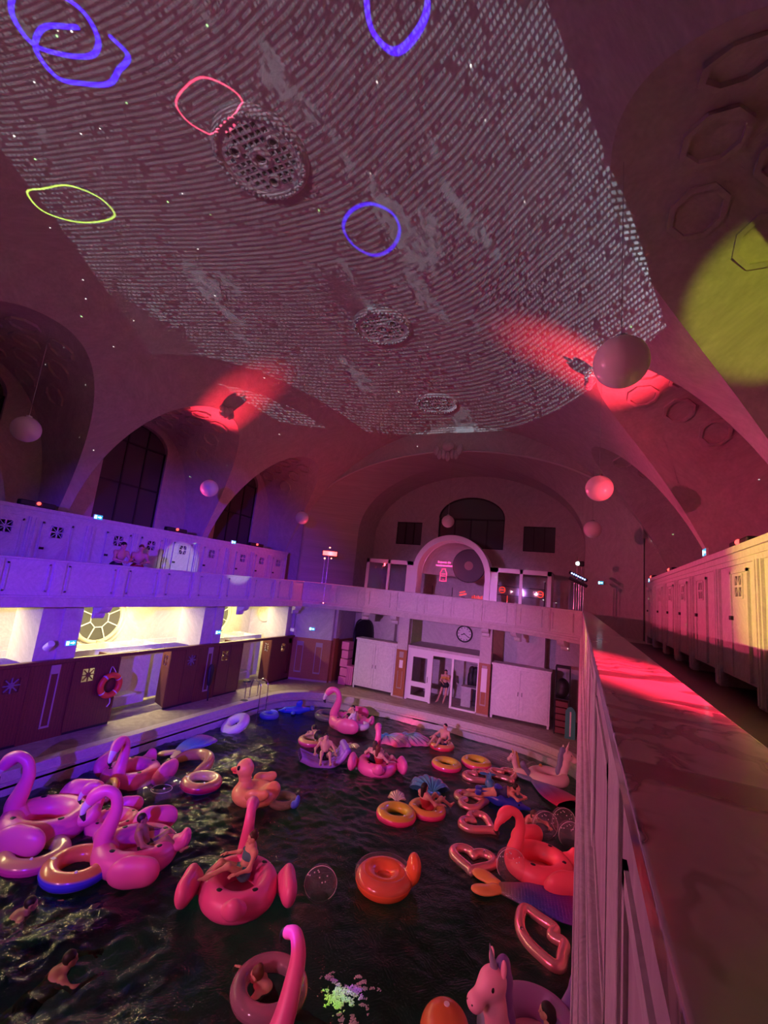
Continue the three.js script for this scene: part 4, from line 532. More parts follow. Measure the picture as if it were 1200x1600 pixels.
// exit signs
{
  const face = canvasTex(128, 64, (c) => { c.fillStyle = '#0d6f8a'; c.fillRect(0, 0, 128, 64); c.fillStyle = '#e8ffff'; c.fillRect(8, 10, 34, 46); c.fillStyle = '#0d6f8a'; c.beginPath(); c.arc(27, 20, 5, 0, 7); c.fill(); c.fillRect(22, 26, 10, 14); c.fillRect(16, 38, 6, 14); c.fillRect(30, 38, 6, 14); c.fillStyle = '#e8ffff'; c.fillRect(58, 26, 34, 12); c.beginPath(); c.moveTo(90, 14); c.lineTo(116, 32); c.lineTo(90, 50); c.fill(); });
  const mat = std(C(0.1, 0.2, 0.2), 0.4, { emissive: 0xffffff, emissiveMap: face, emissiveIntensity: 3.5 });
  for (const [x, y, z, r, l] of [[-16.68, 7.22, -10.44, PI / 2, 'above the left cabins near the first arched window'], [-16.68, 7.2, -17.63, PI / 2, 'above the left cabins near the second arched window'], [2.58, 7.28, -12.18, -PI / 2, 'above the right cabins beside the amber light'], [2.58, 7.1, -21.3, -PI / 2, 'above the far right cabins'], [0.93, 7.05, -25.75, -0.75, 'on the end wall beside the blue LED bar'], [-15.06, 2.92, -9.4, PI / 2, 'on the first pier below the left gallery'], [-15.06, 2.91, -15.85, PI / 2, 'on the second pier below the left gallery'], [-14.1, 2.88, -22.2, 0.39, 'on the slanting tiled corner']]) {
    const t = thing('exit_sign', 'glowing green and white exit sign ' + l, 'sign', [x, y, z], r); part('box', rbx(-0.17, 0.17, -0.09, 0.09, -0.03, 0.02, 0.01), M.whiteGloss, t); part('lit_face_sign', new THREE.PlaneGeometry(0.32, 0.16).translate(0, 0, 0.022), mat, t);
  }
}
// hanging globe lamps, switched off
{
  const opal = phys(C(0.82, 0.78, 0.76), 0.3, { clearcoat: 0.3 });
  const proto = thing('globe_lamp', '', 'lamp', [0, 0, 0], 0, 'hanging globe lamps'); part('globe', new THREE.SphereGeometry(0.36, 40, 28), opal, proto); part('gallery_ring', cyl(0.08, 0.1, 0.06, 0, 0.34, 0), M.chrome, proto); part('wire', rod([0, 0.38, 0], [0, 3.35, 0], 0.008, 6), M.chrome, proto);
  const sp = [[0.43, 9.2, -6.42, 'large hanging globe lamp beside the red-lit right keystone'], [0.39, 9.06, -13.25, 'red-lit hanging globe lamp above the right gallery'], [0.37, 9.0, -20.3, 'dim hanging globe lamp above the blue LED bar'], [-14.4, 9.1, -6.52, 'pale hanging globe lamp near the first left window'], [-14.4, 9.06, -13.34, 'pink-lit hanging globe lamp between the two left windows'], [-14.4, 9.04, -20.2, 'small pale hanging globe lamp above the red stand light'], [-7.2, 9.82, -24.5, 'hanging globe lamp in front of the arched end window']];
  sp.forEach(([x, y, z, l], i) => { if (i) copy(proto, [x, y, z], 0, l); else { proto.position.set(x, y, z); proto.userData.label = l; } });
}
// ---------------------------------------------------------------- projectors: a lamp behind a printed slide
function slideProjector(name, label, P, rx, ry, texture, color, cd) {
  const D = 0.3, t = thing(name, label, 'projector', P), [x0, x1] = rx, [y0, y1] = ry, cx = (x0 + x1) / 2, cy = (y0 + y1) / 2, dir = V(cx, cy, -1).normalize();
  const slide = new THREE.PlaneGeometry((x1 - x0) * D, (y1 - y0) * D).translate(cx * D, cy * D, -D);
  part('slide', slide, phys(0xffffff, 0, { map: texture, transmission: 1, thickness: 0, ior: 1.01, specularIntensity: 0 }), t);
  const e = 0.06, X0 = x0 * D, X1 = x1 * D, Y0 = y0 * D, Y1 = y1 * D; part('slide_frame', [bx(X0 - e, X0, Y0 - e, Y1 + e, -D - 0.01, -D + 0.01), bx(X1, X1 + e, Y0 - e, Y1 + e, -D - 0.01, -D + 0.01), bx(X0 - e, X1 + e, Y0 - e, Y0, -D - 0.01, -D + 0.01), bx(X0 - e, X1 + e, Y1, Y1 + e, -D - 0.01, -D + 0.01)], M.black, t);
  const a = X0 - e, b = X1 + e, c = Math.min(Y0 - e, -0.1), d = Y1 + e; part('front_plate', bx(a, b, c, Math.min(Y0, Y1) - e + 0.001, -D - 0.01, -D + 0.01), M.black, t); part('housing', [bx(a, b, c, d, 0.12, 0.14), bx(a, a + 0.01, c, d, -D, 0.14), bx(b - 0.01, b, c, d, -D, 0.14), bx(a, b, c - 0.01, c, -D, 0.14), bx(a, b, d, d + 0.01, -D, 0.14)], M.black, t);
  part('stand', [rod([0, c, 0.02], [0, GF - P[1], 0.02], 0.03), cyl(0.25, 0.28, 0.03, 0, GF - P[1], 0.02)], M.black, t);
  const half = Math.max(...[[x0, y0], [x1, y0], [x0, y1], [x1, y1]].map(([x, y]) => V(x, y, -1).normalize().angleTo(dir))) * 180 / PI + 1;
  spot(name + '_lamp', P, [P[0] + dir.x * 5, P[1] + dir.y * 5, P[2] + dir.z * 5], color, cd, half, 0, 0.008);
}
{ // the film on the vault: rows of short dashes with washed-out patches
  const P = [-6.6, 6.5, 10.0], rx = [-0.39, 0.43], ry = [0.243, 1.12], N = 2048;
  const toS = (c) => (c < 0.0031 ? c * 12.92 : 1.055 * Math.pow(c, 1 / 2.4) - 0.055);
  const t = tex(N, N, (u, v) => {
    const wx = fbm(u * 2.2, v * 2.2, 1, 3), wy = fbm(u * 2.2 + 7, v * 2.2, 5, 3), edge = fbm(u * 16, v * 16, 2, 3) * 0.016;
    if (u < 0.012 + edge || u > 0.988 + edge || v < 0.006 + edge * 0.6) return [0, 0, 0];
    const k = lerp(240, 165, Math.pow(v, 0.6)), row = v * k + (u - 0.45) * (u - 0.45) * 14 + wx * 3, r = Math.floor(row), fr = row - r;
    const col = (u * lerp(150, 110, v) + wy * 4) + (r % 2) * 0.5 + 0.7 * Math.sin(r * 1.7), c = Math.floor(col), fc = col - c, h = Math.abs(Math.sin(c * 127.1 + r * 311.7) * 43758.5453) % 1;
    const big = fbm(u * 3.1 + 2, v * 3.1, 11, 4), blot = fbm(u * 9, v * 7, 21, 4), ridge = Math.pow(1 - Math.min(1, Math.abs(u - 0.56 - 0.05 * wx * 3) * 7), 2) * 0.35;
    let dash = fr > 0.32 && fr < 0.86 && fc > 0.12 && fc < 0.84 && h > 0.1 ? 0.55 + 0.45 * h : 0.03;
    const gone = sstep(0.25, 0.31, big - ridge * 0.4); dash = lerp(dash, 0.02, gone * 0.85);
    const solid = sstep(0.24, 0.3, blot + ridge * 0.4 + 0.1 * sstep(0.8, 0.99, u)) * (1 - gone * 0.7); dash = lerp(dash, 0.55 + 0.35 * h, solid * (h > 0.3 ? 0.9 : 0.25));
    const gain = 1 / (1 + 20 * Math.pow(v, 1.3)); dash *= gain; return [toS(dash * 0.86), toS(dash * 0.93), toS(dash)];
  }, true, false);
  slideProjector('film_projector', 'black film projector on a stand throwing a brick-like pattern on the vault', P, rx, ry, t, C(0.74, 0.86, 1), 2800);
}
{ // laser rings on the vault, and fine scattered points
  const P = [-7.7, 6.5, 10.2], rx = [-0.42, 0.48], ry = [0.3, 1.0], N = 2048;
  const toS = ([x, y, z]) => { const d = P[2] - z; return [((x - P[0]) / d - rx[0]) / (rx[1] - rx[0]) * N, (1 - ((y - P[1]) / d - ry[0]) / (ry[1] - ry[0])) * N]; };
  const t = canvasTex(N, N, (c) => { c.fillStyle = '#000'; c.fillRect(0, 0, N, N); c.lineCap = 'round';
    const loop = (pts, closed, col, w) => { const q = pts.map(toS), cv = new THREE.CatmullRomCurve3(q.map(([a, b]) => V(a, b, 0)), closed); c.strokeStyle = col; c.lineWidth = w; c.beginPath(); cv.getPoints(120).forEach((p, i) => (i ? c.lineTo(p.x, p.y) : c.moveTo(p.x, p.y))); if (closed) c.closePath(); c.stroke(); };
    const blue = '#2a12ff';
    loop([[-9.46, 15.11, -2.58], [-9.6, 15.1, -3.0], [-9.39, 15.13, -3.24], [-8.8, 15.2, -3.5], [-8.48, 15.3, -3.46], [-8.35, 15.3, -3.1], [-8.5, 15.3, -2.8], [-9.0, 15.2, -2.45]], true, blue, 13);
    loop([[-8.66, 15.27, -3.19], [-9.2, 15.2, -2.98], [-9.64, 15.07, -3.08], [-9.72, 15.05, -3.5], [-9.4, 15.13, -3.79], [-8.95, 15.2, -3.98], [-8.6, 15.28, -3.95], [-8.2, 15.3, -3.8], [-8.24, 15.33, -3.55]], false, blue, 13);
    loop([[-3.25, 14.68, -4.44], [-3.35, 14.7, -4.8], [-3.14, 14.64, -5.14], [-2.75, 14.5, -5.1], [-2.24, 14.23, -4.52], [-2.4, 14.3, -4.0], [-2.9, 14.5, -3.9]], true, '#3a10ff', 16);
    loop([[-8.07, 15.35, -4.87], [-7.6, 15.39, -4.7], [-7.07, 15.4, -4.72], [-6.66, 15.39, -5.21], [-6.83, 15.4, -5.62], [-7.2, 15.4, -5.8], [-7.55, 15.39, -5.81], [-7.84, 15.37, -5.62], [-8.1, 15.35, -5.2]], true, '#ff4c78', 5);
    loop([[-12.15, 14.07, -4.39], [-11.85, 14.2, -4.5], [-11.4, 14.45, -4.85], [-11.15, 14.55, -5.4], [-11.23, 14.53, -5.84], [-11.6, 14.35, -5.75], [-12.08, 14.11, -5.32], [-12.3, 14.0, -4.8]], true, '#b8e85a', 5);
    loop([[-6.23, 15.37, -8.88], [-5.75, 15.3, -8.35], [-5.05, 15.2, -8.24], [-4.6, 15.1, -8.6], [-4.6, 15.1, -9.04], [-5.1, 15.2, -9.7], [-5.88, 15.33, -9.94], [-6.25, 15.37, -9.45]], true, '#2c14ff', 9);
  });
  slideProjector('laser_projector', 'small laser projector drawing coloured rings on the vault', P, rx, ry, t, C(1, 1, 1), 5500);
  const s = canvasTex(N, N, (c) => { c.fillStyle = '#000'; c.fillRect(0, 0, N, N); for (let i = 0; i < 110; i++) { c.fillStyle = rnd() < 0.25 ? '#a8ff9c' : '#ffffff'; c.beginPath(); c.arc(rnd() * N, rnd() * N, 1.3 + 0.9 * rnd(), 0, 7); c.fill(); } });
  slideProjector('star_projector', 'small star projector scattering white points through the hall', [-5.0, 6.5, 10.3], [-0.8, 0.4], [-0.12, 0.75], s, C(1, 1, 1), 10000);
}
// ---------------------------------------------------------------- things on the deck
{
  const t = thing('lifebuoy', 'orange lifebuoy hanging on the wooden cabin wall', 'lifebuoy', [-14.97, 1.37, -11.0], PI / 2); part('ring', new THREE.TorusGeometry(0.34, 0.1, 14, 40), std(C(0.75, 0.09, 0.03), 0.45), t);
  for (let i = 0; i < 4; i++) part('white_band', new THREE.TorusGeometry(0.34, 0.104, 14, 6, 0.13).rotateZ((i * PI) / 2 + 0.6), M.white, t); part('rope', [tube([[-0.12, 0.42, 0.02], [0, 0.62, -0.06], [0.12, 0.42, 0.02]], 0.012, 16, 6), tube([[0.05, -0.44, 0.05], [0.08, -0.6, 0.03], [0.02, -0.72, 0]], 0.02, 12, 6)], M.white, t); part('hook', rod([0, 0.6, -0.12], [0, 0.6, -0.02], 0.012), M.chrome, t);
  const l = thing('pool_ladder', 'chrome pool ladder at the curved end of the left pool edge', 'ladder', [-13.42, 0, -17.5]); for (const z of [-0.27, 0.27]) { part('rail', tube([[-0.45, 0.0, z], [-0.45, 0.55, z], [-0.36, 0.8, z], [-0.12, 0.84, z], [0.08, 0.7, z], [0.12, 0.3, z], [0.12, -1.3, z]], 0.024, 40, 8), M.chrome, l); part('flange', cyl(0.06, 0.06, 0.02, -0.45, 0, z), M.chrome, l); } for (const y of [-0.45, -0.75, -1.05]) part('step', rbx(0.07, 0.17, y, y + 0.03, -0.27, 0.27, 0.01), M.chrome, l);
  const s = thing('lifeguard_stool', 'small black lifeguard stool beside the pool ladder', 'stool', [-13.75, 0, -16.75]); part('seat', cyl(0.17, 0.17, 0.05, 0, 0.85, 0), M.black, s); part('post', rod([0, 0, 0], [0, 0.86, 0], 0.025), M.chrome, s); part('base', cyl(0.16, 0.2, 0.05, 0, 0, 0), M.black, s);
  const b = thing('rescue_pole', 'dark rescue pole with a black bag leaning on the second pier', 'pole', [-14.98, 0, -15.65]); part('shaft', rod([0.12, 0.01, 0], [0, 1.5, 0.02], 0.03), M.black, b); part('bag', nets(union([ell([0.06, 1.25, 0], [0.1, 0.32, 0.16]), ell([0.09, 0.85, 0.02], [0.08, 0.25, 0.13])], 0.1), [-0.15, 0.4, -0.3], [0.3, 1.7, 0.3], 0.03), M.black, b);
  const h = thing('wall_spotlight', 'white cylindrical wall lamp on the first pier', 'lamp', [-15.1, 2.9, -8.72], 0); part('body', new THREE.CylinderGeometry(0.1, 0.12, 0.26, 20).rotateZ(-0.9).translate(0.12, 0, 0), M.whiteGloss, h); part('bracket', bx(-0.02, 0.06, -0.05, 0.05, -0.04, 0.04), M.chrome, h);
  const h2 = thing('wall_spotlight', 'white box-shaped wall lamp on the pier by the tiled corner', 'lamp', [-15.1, 2.75, -21.55], 0); part('body', rbx(0.02, 0.3, -0.08, 0.1, -0.12, 0.12, 0.03), M.whiteGloss, h2); part('bracket', bx(-0.02, 0.06, -0.05, 0.05, -0.04, 0.04), M.chrome, h2);
  const foam = std(C(0.62, 0.16, 0.34), 0.8); const f = thing('foam_mats', 'tall stack of pink foam mats in the left recess', 'mats', [-12.35, 0, -23.35]); for (let i = 0; i < 5; i++) part('mat', rbx(-0.16 + 0.05 * (i % 2), 0.32, 0.48 * i, 0.48 * i + 0.44, -0.3, 0.3, 0.03), foam, f);
  const cr = thing('foam_crate', 'pink ribbed crate beside the foam mats', 'crate', [-11.82, 0, -23.3]); part('body', rbx(-0.2, 0.2, 0.05, 1.05, -0.25, 0.25, 0.03), foam, cr); for (let i = 0; i < 4; i++) part('rib', rbx(-0.2 + i * 0.12, -0.14 + i * 0.12, 0.12, 0.98, 0.24, 0.28, 0.01), foam, cr); part('rim', rbx(-0.22, 0.22, 1.0, 1.08, -0.27, 0.28, 0.02), foam, cr);
  const k = thing('storage_rack', 'black storage rack with red crates right of the right cupboard', 'rack', [-0.72, 0, -22.9]); part('frame', [rod([-0.25, 0, 0.3], [-0.25, 2.9, 0.3], 0.025), rod([0.35, 0, 0.3], [0.35, 2.9, 0.3], 0.025), rod([-0.25, 0, -0.4], [-0.25, 2.9, -0.4], 0.025), rod([0.35, 0, -0.4], [0.35, 2.9, -0.4], 0.025), bx(-0.27, 0.37, 2.86, 2.92, -0.42, 0.32), bx(-0.27, 0.37, 1.5, 1.54, -0.42, 0.32)], M.black, k); for (let i = 0; i < 5; i++) part('crate', rbx(-0.22, 0.3, 0.05 + i * 0.28, 0.29 + i * 0.28, -0.35, 0.28, 0.02), std(C(0.2, 0.05, 0.05), 0.6), k); part('bundle', nets(union([ell([0.05, 2.0, 0], [0.3, 0.4, 0.3]), ell([0, 1.75, 0.05], [0.26, 0.2, 0.28])], 0.1), [-0.5, 1.4, -0.5], [0.6, 2.6, 0.5], 0.05), M.black, k);
  const pb = thing('paddle_board', 'teal foam board leaning beside the storage rack', 'board', [-0.3, 0, -22.3]); const ps = new THREE.Shape(); ps.moveTo(-0.2, 0); ps.lineTo(0.2, 0); ps.lineTo(0.2, 1.1); ps.quadraticCurveTo(0, 1.5, -0.2, 1.1); part('deck', extr(ps, 0.07, 0.01).rotateX(-0.12), std(C(0.03, 0.28, 0.22), 0.5), pb); part('stripe', bx(-0.03, 0.03, 0.1, 1.1, 0.075, 0.085).rotateX(-0.12), M.white, pb);
  const hs = thing('hand_shower', 'thin black hose with a handle hanging at the pool edge below the right gallery', 'hose', [0.24, 0, -16.6]); part('hose', tube([[0, 0.95, 0.2], [0.0, 0.6, 0.25], [-0.05, 0.2, 0.1], [-0.12, -0.1, 0.3], [-0.1, -0.5, 0.2]], 0.02, 30, 8), M.black, hs); part('handle', rod([0, 0.9, 0.2], [0.02, 1.15, 0.2], 0.03), M.black, hs);
}

// ================================================================ PEOPLE
const headGeo = nets(union([ell([0, 0.02, -0.01], [0.075, 0.1, 0.092]), ell([0, -0.045, 0.02], [0.055, 0.065, 0.065]), cap([0, 0.0, 0.082], [0, -0.028, 0.1], 0.009, 0.013), cap([-0.03, 0.025, 0.07], [0.03, 0.025, 0.07], 0.014, 0.014), ell([0.078, -0.005, 0], [0.012, 0.03, 0.02]), ell([-0.078, -0.005, 0], [0.012, 0.03, 0.02]), cap([-0.02, -0.058, 0.078], [0.02, -0.058, 0.078], 0.009, 0.009), ell([0, -0.09, 0.06], [0.025, 0.018, 0.02]), cap([0, -0.05, -0.02], [0, -0.16, -0.03], 0.048, 0.05)], 0.025), [-0.13, -0.2, -0.15], [0.13, 0.17, 0.15], 0.0075);
const eyesGeo = merged([ball(0.009, 0.029, 0.004, 0.078, 1, 0.7, 0.7, 8, 6), ball(0.009, -0.029, 0.004, 0.078, 1, 0.7, 0.7, 8, 6)]);
function handGeo(s) { // wrist at the origin, fingers along +y, palm facing +z, thumb on the s side
  const l = [cap([0, 0, 0], [0, 0.045, 0], 0.024, 0.03), ell([0, 0.06, 0], [0.042, 0.05, 0.017])];
  [[-0.03, 0.062], [-0.01, 0.075], [0.011, 0.07], [0.031, 0.054]].forEach(([x, len]) => { const a = [x * s * -1, 0.095, 0], b = [x * -s * 1.2, 0.095 + len * 0.5, 0.006], c = [x * -s * 1.25, 0.095 + len * 0.9, 0.024]; l.push(cap(a, b, 0.0095, 0.009), cap(b, c, 0.009, 0.0078)); });
  l.push(cap([s * 0.03, 0.03, 0], [s * 0.062, 0.065, 0.012], 0.013, 0.011), cap([s * 0.062, 0.065, 0.012], [s * 0.07, 0.098, 0.02], 0.011, 0.009));
  return nets(union(l, 0.012), [-0.11, -0.04, -0.04], [0.11, 0.2, 0.06], 0.0065);
}
const handL = handGeo(-1), handR = handGeo(1);
const SEGS = (J) => [[J.pel, J.chest, 0.125, 0.13], [J.chest, J.neck, 0.12, 0.07], [J.sL, J.sR, 0.062, 0.062], [J.hL, J.hR, 0.1, 0.1], [J.neck, J.head, 0.052, 0.05], [J.sL, J.eL, 0.05, 0.039], [J.eL, J.wL, 0.04, 0.026], [J.sR, J.eR, 0.05, 0.039], [J.eR, J.wR, 0.04, 0.026], [J.hL, J.kL, 0.088, 0.056], [J.kL, J.aL, 0.055, 0.034], [J.hR, J.kR, 0.088, 0.056], [J.kR, J.aR, 0.055, 0.034], [J.aL, J.tL, 0.038, 0.026], [J.aR, J.tR, 0.038, 0.026]];
const POSE = {
  sit: { pel: [0, 0.14, 0], chest: [0, 0.44, -0.12], neck: [0, 0.6, -0.17], head: [0, 0.74, -0.15], sL: [0.18, 0.55, -0.16], sR: [-0.18, 0.55, -0.16], eL: [0.34, 0.38, -0.02], wL: [0.36, 0.34, 0.22], eR: [-0.34, 0.38, -0.02], wR: [-0.36, 0.34, 0.22], hL: [0.1, 0.14, 0.02], hR: [-0.1, 0.14, 0.02], kL: [0.14, 0.38, 0.4], kR: [-0.14, 0.4, 0.4], aL: [0.17, 0.16, 0.76], aR: [-0.17, 0.16, 0.76], tL: [0.19, 0.22, 0.88], tR: [-0.19, 0.22, 0.88] },
  legsOut: { pel: [0, 0.16, 0], chest: [0, 0.46, -0.1], neck: [0, 0.63, -0.13], head: [0, 0.77, -0.1], sL: [0.18, 0.58, -0.12], sR: [-0.18, 0.58, -0.12], eL: [0.3, 0.36, 0.0], wL: [0.3, 0.34, 0.26], eR: [-0.32, 0.38, 0.0], wR: [-0.4, 0.36, 0.22], hL: [0.1, 0.16, 0.02], hR: [-0.1, 0.16, 0.02], kL: [0.12, 0.42, 0.38], kR: [-0.16, 0.36, 0.44], aL: [0.1, 0.3, 0.78], aR: [-0.18, 0.06, 0.84], tL: [0.1, 0.3, 0.92], tR: [-0.2, -0.04, 0.97] },
  prone: { pel: [0, 0.2, -0.35], chest: [0, 0.26, -0.03], neck: [0, 0.34, 0.16], head: [0, 0.45, 0.26], sL: [0.18, 0.31, 0.12], sR: [-0.18, 0.31, 0.12], eL: [0.3, 0.22, 0.3], wL: [0.12, 0.22, 0.46], eR: [-0.3, 0.22, 0.3], wR: [-0.12, 0.22, 0.46], hL: [0.1, 0.2, -0.38], hR: [-0.1, 0.2, -0.38], kL: [0.13, 0.1, -0.8], kR: [-0.15, 0.08, -0.8], aL: [0.12, 0.02, -1.2], aR: [-0.18, 0.0, -1.2], tL: [0.12, -0.02, -1.33], tR: [-0.18, -0.04, -1.33] },
  swim: { pel: [0, -0.3, -0.3], chest: [0, -0.1, -0.04], neck: [0, 0.02, 0.08], head: [0, 0.15, 0.13], sL: [0.18, -0.02, 0.05], sR: [-0.18, -0.02, 0.05], eL: [0.34, -0.04, 0.24], wL: [0.24, -0.02, 0.46], eR: [-0.36, -0.04, 0.2], wR: [-0.3, -0.02, 0.44], hL: [0.1, -0.32, -0.33], hR: [-0.1, -0.32, -0.33], kL: [0.14, -0.5, -0.66], kR: [-0.14, -0.42, -0.72], aL: [0.12, -0.6, -1.04], aR: [-0.13, -0.5, -1.1], tL: [0.12, -0.62, -1.17], tR: [-0.13, -0.52, -1.23] },
  lean: { pel: [0, 0.98, 0.0], chest: [0, 1.28, 0.1], neck: [0, 1.46, 0.16], head: [0, 1.61, 0.2], sL: [0.19, 1.4, 0.14], sR: [-0.19, 1.4, 0.14], eL: [0.27, 1.17, 0.26], wL: [0.1, 1.13, 0.44], eR: [-0.27, 1.17, 0.26], wR: [-0.1, 1.13, 0.42], hL: [0.1, 0.95, 0], hR: [-0.1, 0.95, 0], kL: [0.12, 0.5, 0.04], kR: [-0.12, 0.5, 0.0], aL: [0.13, 0.08, -0.04], aR: [-0.13, 0.08, -0.1], tL: [0.14, 0.03, 0.1], tR: [-0.14, 0.03, 0.04] },
  stand: { pel: [0, 0.95, 0], chest: [0, 1.26, 0.0], neck: [0, 1.44, -0.01], head: [0, 1.58, 0.01], sL: [0.18, 1.38, 0], sR: [-0.18, 1.38, 0], eL: [0.22, 1.14, 0.12], wL: [0.03, 1.22, 0.24], eR: [-0.24, 1.12, 0.04], wR: [-0.12, 1.06, 0.24], hL: [0.1, 0.93, 0], hR: [-0.1, 0.93, 0], kL: [0.08, 0.5, 0.1], kR: [-0.2, 0.5, 0.06], aL: [-0.02, 0.08, 0.06], aR: [-0.34, 0.08, -0.08], tL: [-0.02, 0.03, 0.2], tR: [-0.4, 0.03, 0.04] },
};
const poseGeo = {};
function person(label, pose, pos, turn, o = {}) {
  const J = POSE[pose], t = thing('person', label, 'person', pos, turn, o.group); t.scale.setScalar(o.size || 1);
  const key = pose; if (!poseGeo[key]) {
    const segs = SEGS(J).map((s) => cap(...s)), torsoW = (x, y, z) => x; // shoulders and hips widen the trunk sideways
    const f = union([...segs, ell([(J.chest[0]), J.chest[1] + 0.02, J.chest[2]], [0.165, 0.16, 0.115]), ell(J.pel, [0.165, 0.11, 0.12])], 0.06);
    const all = Object.values(J), mn = [0, 1, 2].map((i) => Math.min(...all.map((p) => p[i])) - 0.2), mx = [0, 1, 2].map((i) => Math.max(...all.map((p) => p[i])) + 0.2);
    const limb = (e, w, g) => { const d = V(...w).sub(V(...e)).normalize(); return g.clone().applyQuaternion(new THREE.Quaternion().setFromUnitVectors(V(0, 1, 0), d)).translate(...w); };
    const look = new THREE.Matrix4().makeRotationX(o.nod ?? (pose === 'sit' ? -0.1 : pose === 'prone' ? -0.35 : pose === 'lean' ? 0.3 : 0.05)).setPosition(...J.head), hd = headGeo.clone().applyMatrix4(look);
    const body = merged([nets(f, mn, mx, 0.0165), limb(J.eL, J.wL, handL), limb(J.eR, J.wR, handR), hd]);
    const wear = (c, r, e) => nets((x, y, z) => Math.max(f(x, y, z) - 0.009, Math.hypot((x - c[0]) / e[0], (y - c[1]) / e[1], (z - c[2]) / e[2]) * r - r), c.map((q) => q - 0.34), c.map((q) => q + 0.34), 0.02);
    const mid = [0, 1, 2].map((i) => (J.hL[i] + J.hR[i] + J.pel[i]) / 3);
    poseGeo[key] = { body, look, shorts: wear(mid, 1, [0.3, 0.17, 0.2]), top: wear(J.chest.map((q, i) => q + (i === 1 ? 0.02 : 0)), 1, [0.26, 0.1, 0.24]), suit: wear([0, 1, 2].map((i) => (J.pel[i] + J.chest[i]) / 2), 1, [0.25, 0.28, 0.25]) };
  }
  const P = poseGeo[key]; part('body', P.body, o.skin || M.skin, t);
  const eyes = part('eyes', eyesGeo, M.eye, t); eyes.applyMatrix4(P.look);
  const sk = ell([0, 0.032, -0.02], [0.086, 0.1, 0.1]), long = o.hair === 'long', hair = union(long ? [sk, cap([0, 0.02, -0.07], [0, -0.2, -0.1], 0.075, 0.06), cap([0.05, 0, -0.04], [0.07, -0.16, -0.03], 0.04, 0.03), cap([-0.05, 0, -0.04], [-0.07, -0.16, -0.03], 0.04, 0.03)] : o.hair === 'bun' ? [sk, ell([0, 0.12, -0.05], [0.05, 0.045, 0.05])] : [sk], 0.02);
  const hg = nets((x, y, z) => Math.max(hair(x, y, z), Math.min(z - 0.02 - y * 0.55 - (Math.abs(x) > 0.06 ? -0.03 : 0), 1) - 0.012), [-0.15, -0.3, -0.2], [0.15, 0.2, 0.15], 0.013);
  const h = part('hair', hg, o.hairMat || M.hair, t); h.applyMatrix4(P.look);
  if (o.suit) part('swimsuit', P.suit, o.suit, t); else { part('swim_shorts', P.shorts, o.shorts || M.swimNavy, t); if (o.top) part('bikini_top', P.top, o.top, t); }
  return t;
}

// ================================================================ FLOATS
const D2R = PI / 180;
function ovalRing(rx, rz, r, ry = r, y = ry) { return tube(Array.from({ length: 24 }, (_, i) => { const a = (i / 24) * 2 * PI; return [rx * Math.sin(a), y, rz * Math.cos(a)]; }), () => [r, ry], 72, 20, true); }
const torusFlat = (R, r, ry) => { const g = new THREE.TorusGeometry(R, r, 22, 64).rotateX(PI / 2); g.scale(1, ry / r, 1); g.computeVertexNormals(); return g; };
// inflatable flamingo, looking along +z, lying with its underside on y = 0
const FL = (() => {
  const neckPts = [[0, 0.22, 0.52], [0, 0.46, 0.66], [0, 0.78, 0.58], [0, 1.08, 0.52], [0, 1.33, 0.6], [0, 1.42, 0.78], [0, 1.34, 0.96], [0, 1.2, 1.06]];
  const neck = tube(neckPts, (t) => (t < 0.78 ? lerp(0.2, 0.105, sstep(0, 0.7, t)) : 0.105 + 0.04 * Math.sin(((t - 0.78) / 0.22) * PI)), 56, 18);
  const beak = tube([[0, 1.22, 1.05], [0, 1.12, 1.12], [0, 1.0, 1.15], [0, 0.9, 1.12]], (t) => lerp(0.1, 0.035, t), 20, 14), tip = tube([[0, 0.97, 1.147], [0, 0.9, 1.12], [0, 0.84, 1.09]], (t) => lerp(0.066, 0.022, t), 12, 14);
  const wing = (s) => nets(union([ell([s * 0.96, 0.36, -0.1], [0.17, 0.29, 0.4]), ell([s * 1.02, 0.38, -0.4], [0.14, 0.24, 0.24]), ell([s * 0.84, 0.26, 0.08], [0.12, 0.18, 0.22])], 0.1), [Math.min(s * 0.6, s * 1.3), -0.05, -0.8], [Math.max(s * 0.6, s * 1.3), 0.85, 0.45], 0.034);
  const tail = nets(union([ell([0, 0.34, -0.8], [0.24, 0.14, 0.2]), ell([0, 0.46, -0.96], [0.15, 0.16, 0.11])], 0.12), [-0.4, 0.05, -1.2], [0.4, 0.75, -0.5], 0.032);
  const body = (() => { const g = ovalRing(0.55, 0.6, 0.25, 0.235, 0.23); return g; })();
  const seat = new THREE.LatheGeometry([[0, 0.12], [0.2, 0.15], [0.34, 0.12], [0.45, 0.16]].map(([a, b]) => new THREE.Vector2(a, b)), 36);
  const hump = nets(union([ell([0, 0.3, 0.62], [0.26, 0.22, 0.22])], 0.1), [-0.4, 0, 0.3], [0.4, 0.6, 0.95], 0.035);
  return { neck, beak, tip, wingL: wing(1), wingR: wing(-1), tail, body, seat, hump };
})();
